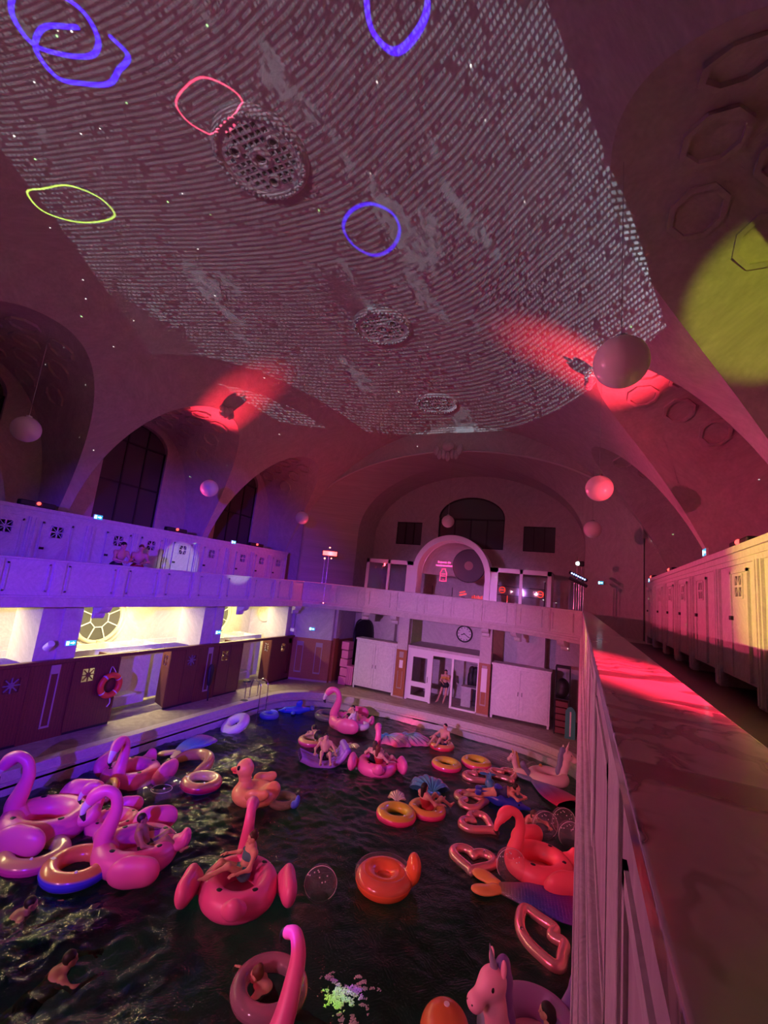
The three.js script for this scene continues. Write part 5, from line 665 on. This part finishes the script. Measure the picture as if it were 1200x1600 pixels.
function flamingo(label, pos, deg, size = 1, m = M.flamingo, o = {}) {
  const t = thing('inflatable_flamingo', label, 'pool float', pos, deg * D2R, 'inflatable flamingos'); t.scale.setScalar(size);
  const b = part('body', [FL.body, FL.hump], m, t); part('seat', FL.seat, o.seat || M.flamingoSeat, t);
  for (const [a, q] of [[0.9, 0], [-0.9, 0], [2.5, 0], [-2.5, 0]]) part('handle', new THREE.SphereGeometry(0.06, 12, 8).scale(1.3, 0.35, 0.9).rotateY(a).translate(0.56 * Math.sin(a), 0.465, 0.6 * Math.cos(a)), M.black, b);
  const n = part('neck', FL.neck, m, t); part('beak', FL.beak, o.beak || M.beakWhite, n); part('beak_tip', FL.tip, M.black, n); for (const s of [-1, 1]) part('eye', ball(0.028, s * 0.125, 1.36, 0.9, 0.5, 1, 1, 10, 8), M.eye, n);
  part('wing', FL.wingL, m, t); part('wing', FL.wingR, m, t); part('tail', FL.tail, m, t); return t;
}
const y0 = WY - 0.06;
flamingo('pink inflatable flamingo pressed against the pool edge beside the two large rings', [-11.25, y0, -7.3], -62, 1.12);
flamingo('pink inflatable flamingo with an orange-red ring at its chest by the pool edge', [-11.95, y0, -10.0], 20, 1.0);
flamingo('small pink inflatable flamingo squeezed between the other flamingos', [-10.1, y0, -8.2], -52, 0.72);
const F4 = flamingo('pink inflatable flamingo carrying a dark-haired swimmer', [-8.7, y0, -7.75], -50, 1.02);
flamingo('pink inflatable flamingo carrying a girl with her leg hanging in the water', [-6.1, y0, -8.1], -146, 0.98);
flamingo('pink inflatable flamingo with a white chest at the curved far end of the pool', [-9.35, y0, -18.7], -75, 1.08, M.flamingo, { seat: M.beakWhite });
flamingo('pink inflatable flamingo with two swimmers in the middle of the far water', [-6.4, y0, -15.35], -152, 0.9);
flamingo('red inflatable flamingo beside the right gallery', [-0.78, y0, -12.55], -58, 0.97, M.flamingoRed, { seat: phys(C(0.7, 0.14, 0.14), 0.45), beak: M.flamingoRed });
// two-tone swim rings
const PAL = { sunset: [[0.78, 0.62, 0.8], [0.86, 0.06, 0.25], [0.8, 0.42, 0.1], [0.72, 0.5, 0.12]], blue: [[0.5, 0.4, 0.85], [0.06, 0.05, 0.75], [0.7, 0.28, 0.08], [0.75, 0.2, 0.08]], amber: [[0.78, 0.62, 0.8], [0.8, 0.05, 0.1], [0.78, 0.4, 0.12], [0.75, 0.52, 0.25]], pink: [[0.7, 0.5, 0.75], [0.7, 0.06, 0.3], [0.72, 0.4, 0.16], [0.62, 0.46, 0.22]], lemon: [[0.8, 0.6, 0.78], [0.9, 0.06, 0.24], [0.72, 0.5, 0.06], [0.7, 0.6, 0.05]] };
const ringGeo = (pal, R = 0.45, r = 0.17) => { const g = torusFlat(R, r, r * 0.92), p = PAL[pal]; return paint(g, (x, y, z) => { const d = Math.hypot(x, z) - R, a = Math.atan2(y / 0.92, d) / PI * 180; return a < -42 && a > -140 ? p[0] : a < 26 && a >= -42 ? p[1] : a < 95 && a >= 26 ? p[2] : p[3]; }); };
const ringGeos = {}; const valve = merged([cyl(0.022, 0.026, 0.03, 0, 0, 0, 10), cyl(0.03, 0.03, 0.01, 0, 0, 0, 10)]);
function swimRing(label, pos, pal, size = 1, tilt = [0, 0], deg = 0) {
  const t = thing('swim_ring', label, 'swim ring', pos, deg * D2R, 'swim rings'); t.scale.setScalar(size); const g = ringGeos[pal] ??= ringGeo(pal); const r = part('ring', g, M.vinylPaint, t); r.position.y = 0.15; r.rotation.set(tilt[0], 0, tilt[1]);
  const v = part('valve', valve, M.whiteGloss, r); v.position.set(0.36, 0.15, 0.27); const l = part('print_patch', new THREE.PlaneGeometry(0.1, 0.07).rotateX(-PI / 2), M.beakWhite, r); l.position.set(-0.37, 0.158, 0.26); return t;
}
swimRing('amber and crimson swim ring touching the blue-banded ring', [-10.32, y0, -6.62], 'pink', 1.05);
swimRing('swim ring with a wide blue band and orange top', [-9.25, y0, -6.85], 'blue', 1.05);
swimRing('amber and red swim ring between the clear ring and the duck', [-10.15, y0, -10.98], 'amber', 0.95);
swimRing('yellow and hot pink swim ring in front of the swimmer with the shell floats', [-4.6, y0, -12.8], 'lemon', 0.92);
swimRing('yellow and pink swim ring touching the ring at the far pool edge', [-4.4, y0, -17.25], 'lemon', 0.9);
swimRing('yellow and pink swim ring next to the clear mattress at the far pool edge', [-3.5, y0, -18.2], 'lemon', 0.92);
swimRing('amber swim ring occupied by a swimmer with shell floats', [-3.95, y0, -13.6], 'sunset', 0.9);
swimRing('amber swim ring with a sitting swimmer at the far pool wall', [-5.15, y0, -19.15], 'amber', 0.85);
swimRing('small pink swim ring under the lying swimmer', [-9.55, y0, -16.0], 'pink', 0.85);
swimRing('red swim ring upright at the chest of a flamingo', [-11.5, y0 + 0.15, -9.0], 'amber', 0.55, [1.0, 0.2]);
{ const g = torusFlat(0.42, 0.2, 0.185); const t = thing('clear_swim_ring', 'clear transparent swim ring beside the amber ring', 'swim ring', [-10.6, y0, -9.95]); part('ring', g, M.vinylClear, t).position.y = 0.17; part('seam', new THREE.TorusGeometry(0.27, 0.008, 6, 40).rotateX(PI / 2).translate(0, 0.2, 0), M.whiteGloss, t); part('valve', valve.clone().translate(0.3, 0.34, 0.2), M.whiteGloss, t);
  const w = thing('white_swim_ring', 'white swim ring lying half on its side at the left pool edge', 'swim ring', [-12.75, y0 + 0.14, -15.2], 0.2); const r = part('ring', torusFlat(0.4, 0.2, 0.18), M.whiteGloss, w); r.rotation.set(0.45, 0, 0.3); r.position.y = 0.1; part('valve', valve.clone().translate(0.3, 0.2, 0.24), M.black, r);
  const a = thing('arched_float', 'amber U-shaped tube float behind the amber ring', 'pool float', [-11.2, y0 + 0.12, -11.75], -0.45); part('tube', tube([[-0.75, -0.05, 0.45], [-0.68, 0.08, 0.05], [-0.35, 0.16, -0.28], [0.1, 0.2, -0.34], [0.5, 0.16, -0.15], [0.72, 0.06, 0.25]], (t) => 0.15 + 0.03 * Math.sin(t * PI) - 0.05 * Math.pow(Math.abs(2 * t - 1), 8), 48, 18), phys(C(0.72, 0.4, 0.16), 0.15, { clearcoat: 0.6, transmission: 0.25, thickness: 0 }), a); part('valve', valve.clone().translate(0.1, 0.34, -0.34), M.whiteGloss, a);
}
// rose-gold hearts
const heartGeo = tube(Array.from({ length: 40 }, (_, i) => { const a = (i / 40) * 2 * PI; return [0.031 * 16 * Math.sin(a) ** 3, 0, -0.031 * (13 * Math.cos(a) - 5 * Math.cos(2 * a) - 2 * Math.cos(3 * a) - Math.cos(4 * a))]; }), 0.115, 96, 18, true);
for (const [x, z, deg, l] of [[-3.15, -17.1, 60, 'rose-gold heart float below the yellow and pink rings'], [-2.4, -17.9, 40, 'rose-gold heart float beside the clear mattress'], [-3.0, -15.1, 120, 'rose-gold heart float linked to the shell swimmer'], [-2.5, -13.85, 75, 'rose-gold heart float touching the blue fish float'], [-2.25, -12.05, 8, 'rose-gold heart float beside the red flamingo']]) { const t = thing('heart_float', l, 'pool float', [x, y0 + 0.08, z], deg * D2R, 'rose-gold heart floats'); part('tube', heartGeo, M.roseGold, t); part('valve', valve.clone().translate(0.25, 0.1, -0.3), M.chrome, t); }
{ // lips float
  const o = []; const up = [[-0.7, 0.02], [-0.42, -0.22], [-0.17, -0.38], [0, -0.22], [0.17, -0.38], [0.42, -0.22], [0.7, 0.02], [0.38, 0.26], [0, 0.36], [-0.38, 0.26]]; const t = thing('lips_float', 'rose-gold lips-shaped float next to the unicorn', 'pool float', [-0.55, y0 + 0.1, -10.35], -1.05); part('tube', tube(up.map(([x, z]) => [x, 0, z]), (q) => 0.105, 90, 18, true), M.roseGold, t); part('valve', valve.clone().translate(0.0, 0.11, 0.4), M.chrome, t);
}
// shell mattresses
function shell(label, pos, deg, c0, c1, size = 1, tilt = 0) {
  const t = thing('shell_float', label, 'pool float', pos, deg * D2R, 'shell floats'); t.scale.setScalar(size);
  const rib = (a) => Math.abs(Math.cos(a * 9)); const g = sheet((u, v) => { const a = (u - 0.5) * 2.5, r = 1.15 * Math.pow(v, 0.8) * (1 + 0.04 * Math.cos(a * 9)), rise = 0.17 * Math.sin(Math.min(1, v) * PI) ** 0.6 * (0.55 + 0.45 * rib(a)); return [r * Math.sin(a) * 0.62, 0.06 + rise, r * Math.cos(a)]; }, 72, 16); const b = sheet((u, v) => { const a = (u - 0.5) * 2.5, r = 1.15 * Math.pow(v, 0.8); return [r * Math.sin(a) * 0.62, 0.04 - 0.05 * Math.sin(v * PI), r * Math.cos(a)]; }, 30, 6);
  const f = (x, y, z) => { const k = clamp(Math.hypot(x / 0.62, z) / 1.15) ** 2.2; return c0.map((q, i) => lerp(q, c1[i], k)); }; const m = part('fan', paint(merged([g, b]), f), M.vinylPaint, t); m.rotation.x = tilt; part('knob', paint(nets(union([ell([0.12, 0.08, -0.06], [0.14, 0.09, 0.12]), ell([-0.12, 0.08, -0.06], [0.14, 0.09, 0.12])], 0.05), [-0.4, -0.1, -0.3], [0.4, 0.3, 0.2], 0.03), () => c0), M.vinylPaint, t); return t;
}
const teal = [0.06, 0.4, 0.46], rose = [0.7, 0.16, 0.3], pale = [0.7, 0.68, 0.45];
shell('teal striped shell float behind the swimmer in the amber ring', [-4.15, y0 + 0.03, -14.75], -150, teal, [0.12, 0.3, 0.4], 1.0, -0.06);
shell('teal and rose shell float beside the flamingo with two swimmers', [-7.5, y0, -18.6], 75, teal, rose, 1.15);
shell('teal and pink shell float near the sitting swimmer', [-6.9, y0, -19.3], 70, [0.1, 0.4, 0.55], rose, 1.15);
shell('cream shell float at the feet of the lying swimmer', [-8.3, y0, -16.9], 60, pale, [0.6, 0.5, 0.3], 0.5);
shell('blue shell float at the swimmer by the far pool wall', [-5.75, y0, -19.0], -100, [0.25, 0.5, 0.62], [0.15, 0.35, 0.55], 0.6);
shell('cream shell float in front of the swimmer in the amber ring', [-4.95, y0, -13.7], -160, pale, [0.6, 0.55, 0.2], 0.42, -0.3);
// mermaid tail mattresses
const scaleB = tex(256, 256, (u, v) => { const r = v * 12, row = Math.floor(r), x = u * 12 + (row % 2) * 0.5, fx = (x % 1) - 0.5, fy = r - row; return clamp(1.1 - Math.hypot(fx * 1.3, fy)); });
function mermaid(label, pos, deg, cols, size = 1, fin = [0.75, 0.4, 0.1]) {
  const t = thing('mermaid_tail_float', label, 'pool float', pos, deg * D2R, 'mermaid tail floats'); t.scale.setScalar(size);
  const w = (v) => 0.12 + 0.5 * Math.pow(Math.sin(clamp(v * 0.93 + 0.07) * PI * 0.62), 1.2);
  const surf = (s) => sheet((u, v) => { const a = (u - 0.5) * 2, W = w(v), e = Math.sqrt(Math.max(0, 1 - a * a)); return [a * W, 0.13 + s * e * (0.13 - 0.05 * (1 - v)), 0.75 - 1.85 * v + 0.2]; }, 20, 30, (u, v) => [u * 1.5, v * 2.2]);
  const body = paint(merged([surf(1), surf(-1)]), (x, y, z) => { const k = clamp((0.95 - z) / 1.85) * (cols.length - 1), i = Math.min(cols.length - 2, Math.floor(k)), f = k - i; return cols[i].map((q, n) => lerp(q, cols[i + 1][n], f)); });
  part('body', body, phys(0xffffff, 0.3, { vertexColors: true, bumpMap: scaleB, bumpScale: 0.01, clearcoat: 0.4 }), t);
  const lobe = (s) => nets(union([ell([s * 0.22, 0.14, 1.22], [0.16, 0.07, 0.26]), ell([s * 0.34, 0.16, 1.38], [0.12, 0.06, 0.18]), ell([s * 0.08, 0.13, 1.02], [0.12, 0.09, 0.16])], 0.1), [-0.6, -0.05, 0.75], [0.6, 0.35, 1.7], 0.035); const fm = phys(C(...fin), 0.3, { clearcoat: 0.4 }); part('tail_fin', lobe(1), fm, t); part('tail_fin', lobe(-1), fm, t); return t;
}
mermaid('blue to crimson mermaid tail float in the right far corner', [-0.75, y0, -17.4], -135, [[0.2, 0.25, 0.35], [0.08, 0.12, 0.5], [0.3, 0.03, 0.2], [0.55, 0.03, 0.08]], 0.95, [0.2, 0.3, 0.5]);
mermaid('navy and purple mermaid tail float with an orange fin below the red flamingo', [-0.62, y0, -11.45], -80, [[0.3, 0.25, 0.1], [0.03, 0.06, 0.35], [0.06, 0.03, 0.4], [0.3, 0.02, 0.2]], 0.95);
mermaid('bright blue mermaid tail float with a cream fin along the left pool edge', [-12.6, y0, -12.9], 8, [[0.3, 0.25, 0.4], [0.03, 0.12, 0.85], [0.05, 0.06, 0.7], [0.3, 0.05, 0.35]], 0.85, [0.7, 0.5, 0.25]);
{ // rubber duck
  const t = thing('inflatable_duck', 'orange-pink inflatable duck in the open water', 'pool float', [-8.35, y0, -11.2], -62 * D2R); const m = phys(C(0.92, 0.36, 0.16), 0.4, { clearcoat: 0.3 });
  part('body', nets(union([(x, y, z) => Math.hypot(Math.hypot(x, z * 0.92) - 0.36, (y - 0.24)) - 0.22, ell([0, 0.44, 0.3], [0.22, 0.26, 0.2]), ell([0, 0.4, -0.52], [0.16, 0.2, 0.2]), ell([0, 0.3, 0.0], [0.28, 0.08, 0.28])], 0.12), [-0.75, -0.05, -0.95], [0.75, 0.85, 0.75], 0.03), m, t);
  const h = part('head', nets(union([ell([0, 0.88, 0.36], [0.24, 0.24, 0.25]), ell([0, 0.62, 0.32], [0.18, 0.16, 0.18]), ell([0, 1.1, 0.3], [0.04, 0.06, 0.08])], 0.08), [-0.4, 0.4, 0], [0.4, 1.25, 0.75], 0.025), m, t); part('beak', nets(union([ell([0, 0.84, 0.62], [0.12, 0.05, 0.14]), ell([0, 0.76, 0.6], [0.09, 0.035, 0.1])], 0.03), [-0.2, 0.65, 0.4], [0.2, 0.95, 0.85], 0.02), phys(C(0.9, 0.12, 0.06), 0.4), h);
  for (const s of [-1, 1]) part('eye', ball(0.065, s * 0.175, 0.94, 0.5, 0.7, 1, 0.8), M.eye, h);
  for (const s of [-1, 1]) part('wing', nets(union([ell([s * 0.55, 0.42, -0.1], [0.1, 0.18, 0.28]), ell([s * 0.6, 0.5, -0.36], [0.08, 0.12, 0.14])], 0.08), [Math.min(s * 0.35, s * 0.8), 0.15, -0.65], [Math.max(s * 0.35, s * 0.8), 0.75, 0.35], 0.03), m, t);
  const r = thing('clear_swim_ring', 'small clear swim ring with a blue tip touching the duck', 'swim ring', [-7.6, y0, -11.55]); part('ring', torusFlat(0.32, 0.12, 0.11), phys(C(0.85, 0.7, 0.45), 0.08, { transmission: 0.8, thickness: 0, ior: 1.4 }), r).position.y = 0.13; part('blue_tip', nets(union([ell([0.42, 0.16, 0.05], [0.1, 0.1, 0.12]), ell([0.5, 0.28, 0.02], [0.06, 0.14, 0.08])], 0.06), [0.2, 0, -0.2], [0.7, 0.5, 0.25], 0.025), phys(C(0.08, 0.16, 0.8), 0.3), r);
}
// inflatable unicorns
function unicorn(label, pos, deg, size, o) {
  const t = thing('inflatable_unicorn', label, 'pool float', pos, deg * D2R); t.scale.setScalar(size); const m = phys(o.col, 0.45, { clearcoat: 0.2 }), mm = phys(o.mane, 0.45);
  part('body', ovalRing(0.48, 0.58, 0.22, 0.21, 0.2), o.bodyMat || m, t); part('seat', new THREE.LatheGeometry([[0, 0.1], [0.22, 0.13], [0.4, 0.13]].map(([a, b]) => new THREE.Vector2(a, b)), 30), m, t);
  const h = part('neck', nets(union([cap([0, 0.25, 0.55], [0, 0.7, 0.68], 0.2, 0.15), cap([0, 0.7, 0.68], [0, 1.0, 0.7], 0.15, 0.15), ell([0, 1.04, 0.74], [0.155, 0.17, 0.19]), cap([0, 1.02, 0.8], [0, 0.86, 1.02], 0.13, 0.1), ell([0, 0.84, 1.04], [0.11, 0.09, 0.09])], 0.1), [-0.35, 0, 0.2], [0.35, 1.35, 1.3], 0.028), m, t);
  part('horn', new THREE.ConeGeometry(0.06, 0.36, 16).rotateX(0.3).translate(0, 1.36, 0.78), phys(o.horn, 0.35), h); for (const s of [-1, 1]) { part('ear', ball(0.07, s * 0.13, 1.24, 0.66, 0.7, 1.7, 0.5), m, h); part('eye', ball(0.035, s * 0.14, 1.04, 0.84, 0.5, 1.2, 1), M.eye, h); part('nostril', ball(0.018, s * 0.05, 0.87, 1.12), M.eye, h); }
  part('mane', nets(union([ell([0, 1.16, 0.56], [0.1, 0.16, 0.12]), ell([0, 0.95, 0.5], [0.1, 0.18, 0.12]), ell([0, 0.7, 0.48], [0.1, 0.2, 0.12]), ell([0, 0.45, 0.4], [0.1, 0.18, 0.1])], 0.06), [-0.25, 0.15, 0.2], [0.25, 1.4, 0.8], 0.03), mm, t); part('tail', nets(union([cap([0, 0.25, -0.72], [0, 0.5, -0.95], 0.1, 0.08), ell([0, 0.58, -1.0], [0.1, 0.14, 0.12])], 0.08), [-0.3, 0, -1.25], [0.3, 0.85, -0.5], 0.03), mm, t); return t;
}
unicorn('white inflatable unicorn with upright head in the right far corner', [-0.95, y0, -18.5], 120, 0.95, { col: C(0.75, 0.62, 0.58), mane: C(0.2, 0.25, 0.4), horn: C(0.75, 0.65, 0.6) });
{ const u = unicorn('small white inflatable unicorn lying on its side next to the unicorn in the corner', [-1.7, y0 + 0.05, -18.45], -60, 0.6, { col: C(0.78, 0.6, 0.56), mane: C(0.6, 0.4, 0.1), horn: C(0.75, 0.6, 0.2) }); u.rotation.z = 0.3; }
unicorn('large pink-faced inflatable unicorn with violet mane below the lips float', [-0.55, y0, -8.1], -40, 1.0, { col: C(0.85, 0.4, 0.5), mane: C(0.22, 0.12, 0.4), horn: C(0.3, 0.3, 0.42), bodyMat: phys(C(0.3, 0.2, 0.42), 0.45) });
unicorn('white inflatable unicorn toy held on the far flamingo', [-8.6, y0 + 0.25, -18.3], -30, 0.55, { col: C(0.82, 0.75, 0.75), mane: C(0.7, 0.3, 0.4), horn: C(0.8, 0.7, 0.3) });
{ // dolphins and fish
  const fish = (label, pos, deg, s, col) => { const t = thing('inflatable_dolphin', label, 'pool float', pos, deg * D2R); t.scale.setScalar(s); const m = phys(col, 0.3, { clearcoat: 0.5 }); part('body', nets(union([cap([0, 0.16, 0.5], [0, 0.2, -0.1], 0.16, 0.2), cap([0, 0.2, -0.1], [0, 0.3, -0.7], 0.2, 0.08), cap([0, 0.14, 0.6], [0, 0.12, 0.85], 0.09, 0.05)], 0.1), [-0.4, -0.1, -0.95], [0.4, 0.6, 1.0], 0.03), m, t); part('dorsal_fin', nets(union([ell([0, 0.45, -0.1], [0.05, 0.2, 0.14]), ell([0, 0.58, -0.2], [0.04, 0.1, 0.08])], 0.05), [-0.15, 0.15, -0.45], [0.15, 0.8, 0.2], 0.025), m, t); for (const q of [-1, 1]) { part('flipper', ball(0.2, q * 0.3, 0.14, 0.12, 1.1, 0.3, 0.55), m, t); part('tail_fluke', ball(0.17, q * 0.18, 0.36, -0.78, 1.2, 0.3, 0.7), m, t); part('eye', ball(0.03, q * 0.14, 0.22, 0.52), M.eye, t); } return t; };
  fish('bright blue inflatable dolphin in the left far corner', [-12.2, y0, -18.7], -60, 0.95, C(0.03, 0.1, 0.75));
  fish('teal inflatable fish between two rose-gold hearts', [-2.65, y0, -16.5], 20, 0.75, C(0.03, 0.22, 0.5));
  fish('dark blue inflatable dolphin under a swimmer beside the hearts', [-2.1, y0, -15.5], 100, 0.95, C(0.02, 0.05, 0.55));
  const s = thing('blue_swim_seat', 'blue see-through swim seat in front of the dolphin', 'pool float', [-12.75, y0, -17.4]); part('ring', torusFlat(0.3, 0.14, 0.13), phys(C(0.15, 0.25, 0.9), 0.1, { transmission: 0.5, thickness: 0 }), s).position.y = 0.12; part('pillow', ball(0.2, 0, 0.2, -0.32, 1.2, 0.5, 0.5), phys(C(0.15, 0.25, 0.9), 0.15), s);
  const g = thing('grey_swim_ring', 'dark clear swim ring behind the far flamingo', 'swim ring', [-10.7, y0, -19.2]); part('ring', torusFlat(0.5, 0.18, 0.16), phys(C(0.4, 0.35, 0.4), 0.1, { transmission: 0.7, thickness: 0 }), g).position.y = 0.14; part('valve', valve.clone().translate(0.3, 0.3, 0.3), M.whiteGloss, g);
  const c = thing('clear_mattress', 'clear transparent mattress along the far right pool wall', 'pool float', [-2.6, y0, -19.3], -0.35); for (let i = 0; i < 6; i++) part('cell', new THREE.CapsuleGeometry(0.12, 1.4, 6, 14).rotateZ(PI / 2).translate(0, 0.12, -0.5 + i * 0.2), M.vinylClear, c); part('pillow', new THREE.CapsuleGeometry(0.14, 0.9, 6, 14).rotateX(PI / 2).translate(0.95, 0.16, 0), M.vinylClear, c);
}
{ // clear balls and bubble seat
  const bead = (t, r, n) => part('water_beads', Array.from({ length: n }, (_, i) => { const a = 0.5 + (i / n) * 2.2, b = 0.7 + 0.3 * Math.sin(i); return ball(0.014, r * Math.cos(a) * Math.sin(b), r * Math.cos(b) + r, r * Math.sin(a) * Math.sin(b), 1, 1, 1, 6, 5); }), M.whiteGloss, t);
  for (const [x, z, r, l] of [[-4.72, -8.95, 0.33, 'clear beach ball with a rosy tint beside the yellow reflections'], [-0.75, -14.35, 0.36, 'clear beach ball behind the red flamingo, touching two more'], [-0.3, -15.0, 0.34, 'clear beach ball farther from the red flamingo by the hose'], [-0.12, -14.35, 0.32, 'clear beach ball next to the right gallery wall'], [-1.35, -11.95, 0.34, 'clear beach ball between the heart and the red flamingo']]) { const t = thing('clear_ball', l, 'ball', [x, WY - 0.08, z], 0, 'clear beach balls'); part('shell', new THREE.SphereGeometry(r, 32, 22).translate(0, r, 0), M.vinylClear, t); part('seam', new THREE.TorusGeometry(r, 0.006, 6, 40).rotateY(0.5).translate(0, r, 0), M.whiteGloss, t); bead(t, r, 9); }
  const t = thing('seat_float', 'orange transparent seat float with a rounded backrest in the open water', 'pool float', [-3.75, y0, -10.0], 118 * D2R), m = phys(C(0.95, 0.2, 0.06), 0.2, { transmission: 0.12, thickness: 0, clearcoat: 0.8, clearcoatRoughness: 0.08 }); part('ring', torusFlat(0.38, 0.24, 0.2), m, t).position.y = 0.2; part('cushion', ball(0.36, 0, 0.16, 0, 1, 0.35, 1), m, t); part('headrest', nets(union([ell([0, 0.44, 0.64], [0.27, 0.29, 0.16]), ell([0, 0.24, 0.52], [0.2, 0.16, 0.14])], 0.08), [-0.4, 0, 0.25], [0.4, 0.85, 0.95], 0.03), m, t); part('clear_rim', torusFlat(0.52, 0.12, 0.13).translate(0, 0.3, 0), M.vinylClear, t);
  const o = thing('orange_ball', 'orange-brown ball float in front of the unicorn', 'ball', [-1.62, WY - 0.16, -7.35]); part('shell', new THREE.SphereGeometry(0.36, 32, 24).translate(0, 0.36, 0), phys(C(0.6, 0.17, 0.04), 0.35, { clearcoat: 0.3 }), o); part('valve', cyl(0.04, 0.04, 0.015, 0, 0.715, 0), M.whiteGloss, o);
  const l = thing('lounger_float', 'violet lounger float bent under a sitting swimmer', 'pool float', [-8.2, y0, -14.7], -50 * D2R); const lm = phys(C(0.34, 0.16, 0.62), 0.35, { clearcoat: 0.3 }); for (let i = 0; i < 5; i++) part('tube', tube([[-0.36 + i * 0.18, 0.32, 0.85], [-0.36 + i * 0.18, 0.12, 0.35], [-0.36 + i * 0.18, 0.08, -0.2], [-0.36 + i * 0.18, 0.3, -0.6], [-0.36 + i * 0.18, 0.55, -0.75]], 0.1, 28, 12), lm, l); part('headrest', tube([[-0.42, 0.56, -0.75], [0.42, 0.56, -0.75]], 0.13, 8, 12), lm, l);
}
{ // see-through flamingo ring with a solid pink neck
  const t = thing('clear_flamingo_ring', 'see-through flamingo ring with a long solid pink neck around a swimmer', 'swim ring', [-4.25, y0, -6.75], 0); part('ring', torusFlat(0.46, 0.13, 0.13), phys(C(0.9, 0.45, 0.6), 0.08, { transmission: 0.7, thickness: 0, ior: 1.4 }), t).position.y = 0.15;
  const n = part('neck', tube([[0.55, 0.1, 0.55], [0.56, 0.3, 0.4], [0.52, 0.55, 0.2], [0.44, 0.78, 0.0], [0.26, 0.88, -0.16], [0.06, 0.8, -0.22]], (q) => lerp(0.17, 0.085, q), 44, 16), M.flamingo, t); part('beak', tube([[0.07, 0.81, -0.22], [-0.04, 0.72, -0.26], [-0.07, 0.58, -0.26]], (q) => lerp(0.08, 0.02, q), 14, 12), M.black, n);
}
{ // churned foam where the green and violet beams meet the water
  const list = []; for (let i = 0; i < 16000 && list.length < 6000; i++) { const x = (rnd() - 0.5) * 1.5, z = (rnd() - 0.5) * 1.7, n = 0.7 * fbm(x * 3 + 5, z * 3, 3, 3) + 0.7 * fbm(x * 8 + z * 3, z * 7, 8, 3) - 0.42 * (x * x / 0.5 + z * z / 0.65) + 0.1; if (n > 0.05) list.push([x * 0.75, z * 0.75, 0.003 + 0.006 * rnd()]); }
  const im = new THREE.InstancedMesh(new THREE.SphereGeometry(1, 8, 6), std(C(0.6, 0.63, 0.6), 0.5), list.length), mt = new THREE.Matrix4(); list.forEach(([x, z, r], i) => im.setMatrixAt(i, mt.makeScale(r * 1.3, r * 0.6, r * 1.3).setPosition(-3.2 + x, WY + 0.012 + 0.02 * rnd(), -7.3 + z)));
  im.name = 'foam_patch'; im.userData = { label: 'patch of churned white foam lit green and violet', category: 'foam', kind: 'stuff' }; scene.add(im);
}
// ---------------------------------------------------------------- who is there
const S = y0;
person('person with black hair lounging in the flamingo behind the girl', 'sit', [-8.55, S + 0.12, -7.85], 2.3, { skin: M.skinDark, shorts: M.swimBlack });
person('girl sitting in a flamingo with one leg trailing in the water', 'legsOut', [-6.2, S + 0.2, -8.3], -0.55, { hair: 'bun', hairMat: M.hairBrown, top: M.swimTeal, shorts: M.swimTeal });
person('swimmer holding on inside the see-through flamingo ring', 'swim', [-4.4, WY, -6.8], -1.2, { hair: 'bun', hairMat: M.hairRed, top: M.swimRed, shorts: M.swimRed });
person('person with dark hair riding the far flamingo', 'sit', [-9.2, S + 0.12, -18.6], 0.2, { hair: 'long', top: M.swimBlack, shorts: M.swimBlack });
person('person with long brown hair on the double-occupied flamingo, facing its neck', 'sit', [-6.55, S + 0.14, -15.45], 3.4, { hair: 'long', hairMat: M.hairBrown, suit: M.swimBlack });
person('second person with long hair on the double-occupied flamingo', 'sit', [-6.2, S + 0.14, -15.2], 2.8, { hair: 'long', hairMat: M.hairRed, suit: M.swimRed });
person('swimmer in black lying on her front on the small pink ring', 'prone', [-9.35, S + 0.12, -16.05], -1.9, { hair: 'bun', suit: M.swimBlack });
person('swimmer sitting on the violet lounger float', 'sit', [-8.2, S + 0.1, -14.75], 0.6, { shorts: M.swimBlack });
person('swimmer sitting upright in the amber ring at the far wall', 'sit', [-5.15, S + 0.08, -19.2], -0.3, { shorts: M.swimNavy });
person('dark-haired swimmer in the amber ring among the shell floats', 'sit', [-3.95, S + 0.02, -13.62], 2.6, { hair: 'long', skin: M.skin, suit: M.swimRed });
person('swimmer lying over the dark blue dolphin', 'prone', [-1.95, S + 0.18, -15.55], 1.7, { suit: M.swimNavy });
person('swimmer peeking out behind the red flamingo', 'swim', [-1.15, WY + 0.2, -14.7], 0.8, { hair: 'long', hairMat: M.hairBrown, suit: M.swimRed });
person('dark-haired swimmer hugging the large unicorn', 'swim', [-0.2, WY + 0.2, -8.3], -1.5, { hair: 'long', suit: M.swimBlack });
person('swimmer with dark hair in front of the blue-banded ring', 'swim', [-9.0, WY - 0.06, -5.75], 2.4, { skin: M.skinDark, shorts: M.swimBlack });
person('swimmer with dark hair in the choppy open water', 'swim', [-7.25, WY - 0.04, -5.4], 2.6, { skin: M.skinDark, shorts: M.swimBlack });
person('bare-chested guest with black hair leaning on the left parapet', 'lean', [-14.92, GF, -10.3], PI / 2, { size: 1.1, shorts: M.swimBlack });
person('bare-backed guest turned away beside the leaning guest', 'lean', [-14.98, GF, -11.15], 1.1, { size: 1.1, hairMat: M.hairRed, shorts: M.swimRed });
person('person in an orange top standing in the open glass doorway', 'stand', [-6.45, 0, -23.75], 0.2, { hair: 'long', top: M.yellowTop, shorts: M.swimBlack });

scene.traverse((o) => { if (o.isMesh && o.name !== 'water') { o.castShadow = true; o.receiveShadow = true; } });
renderer.render(scene, camera);
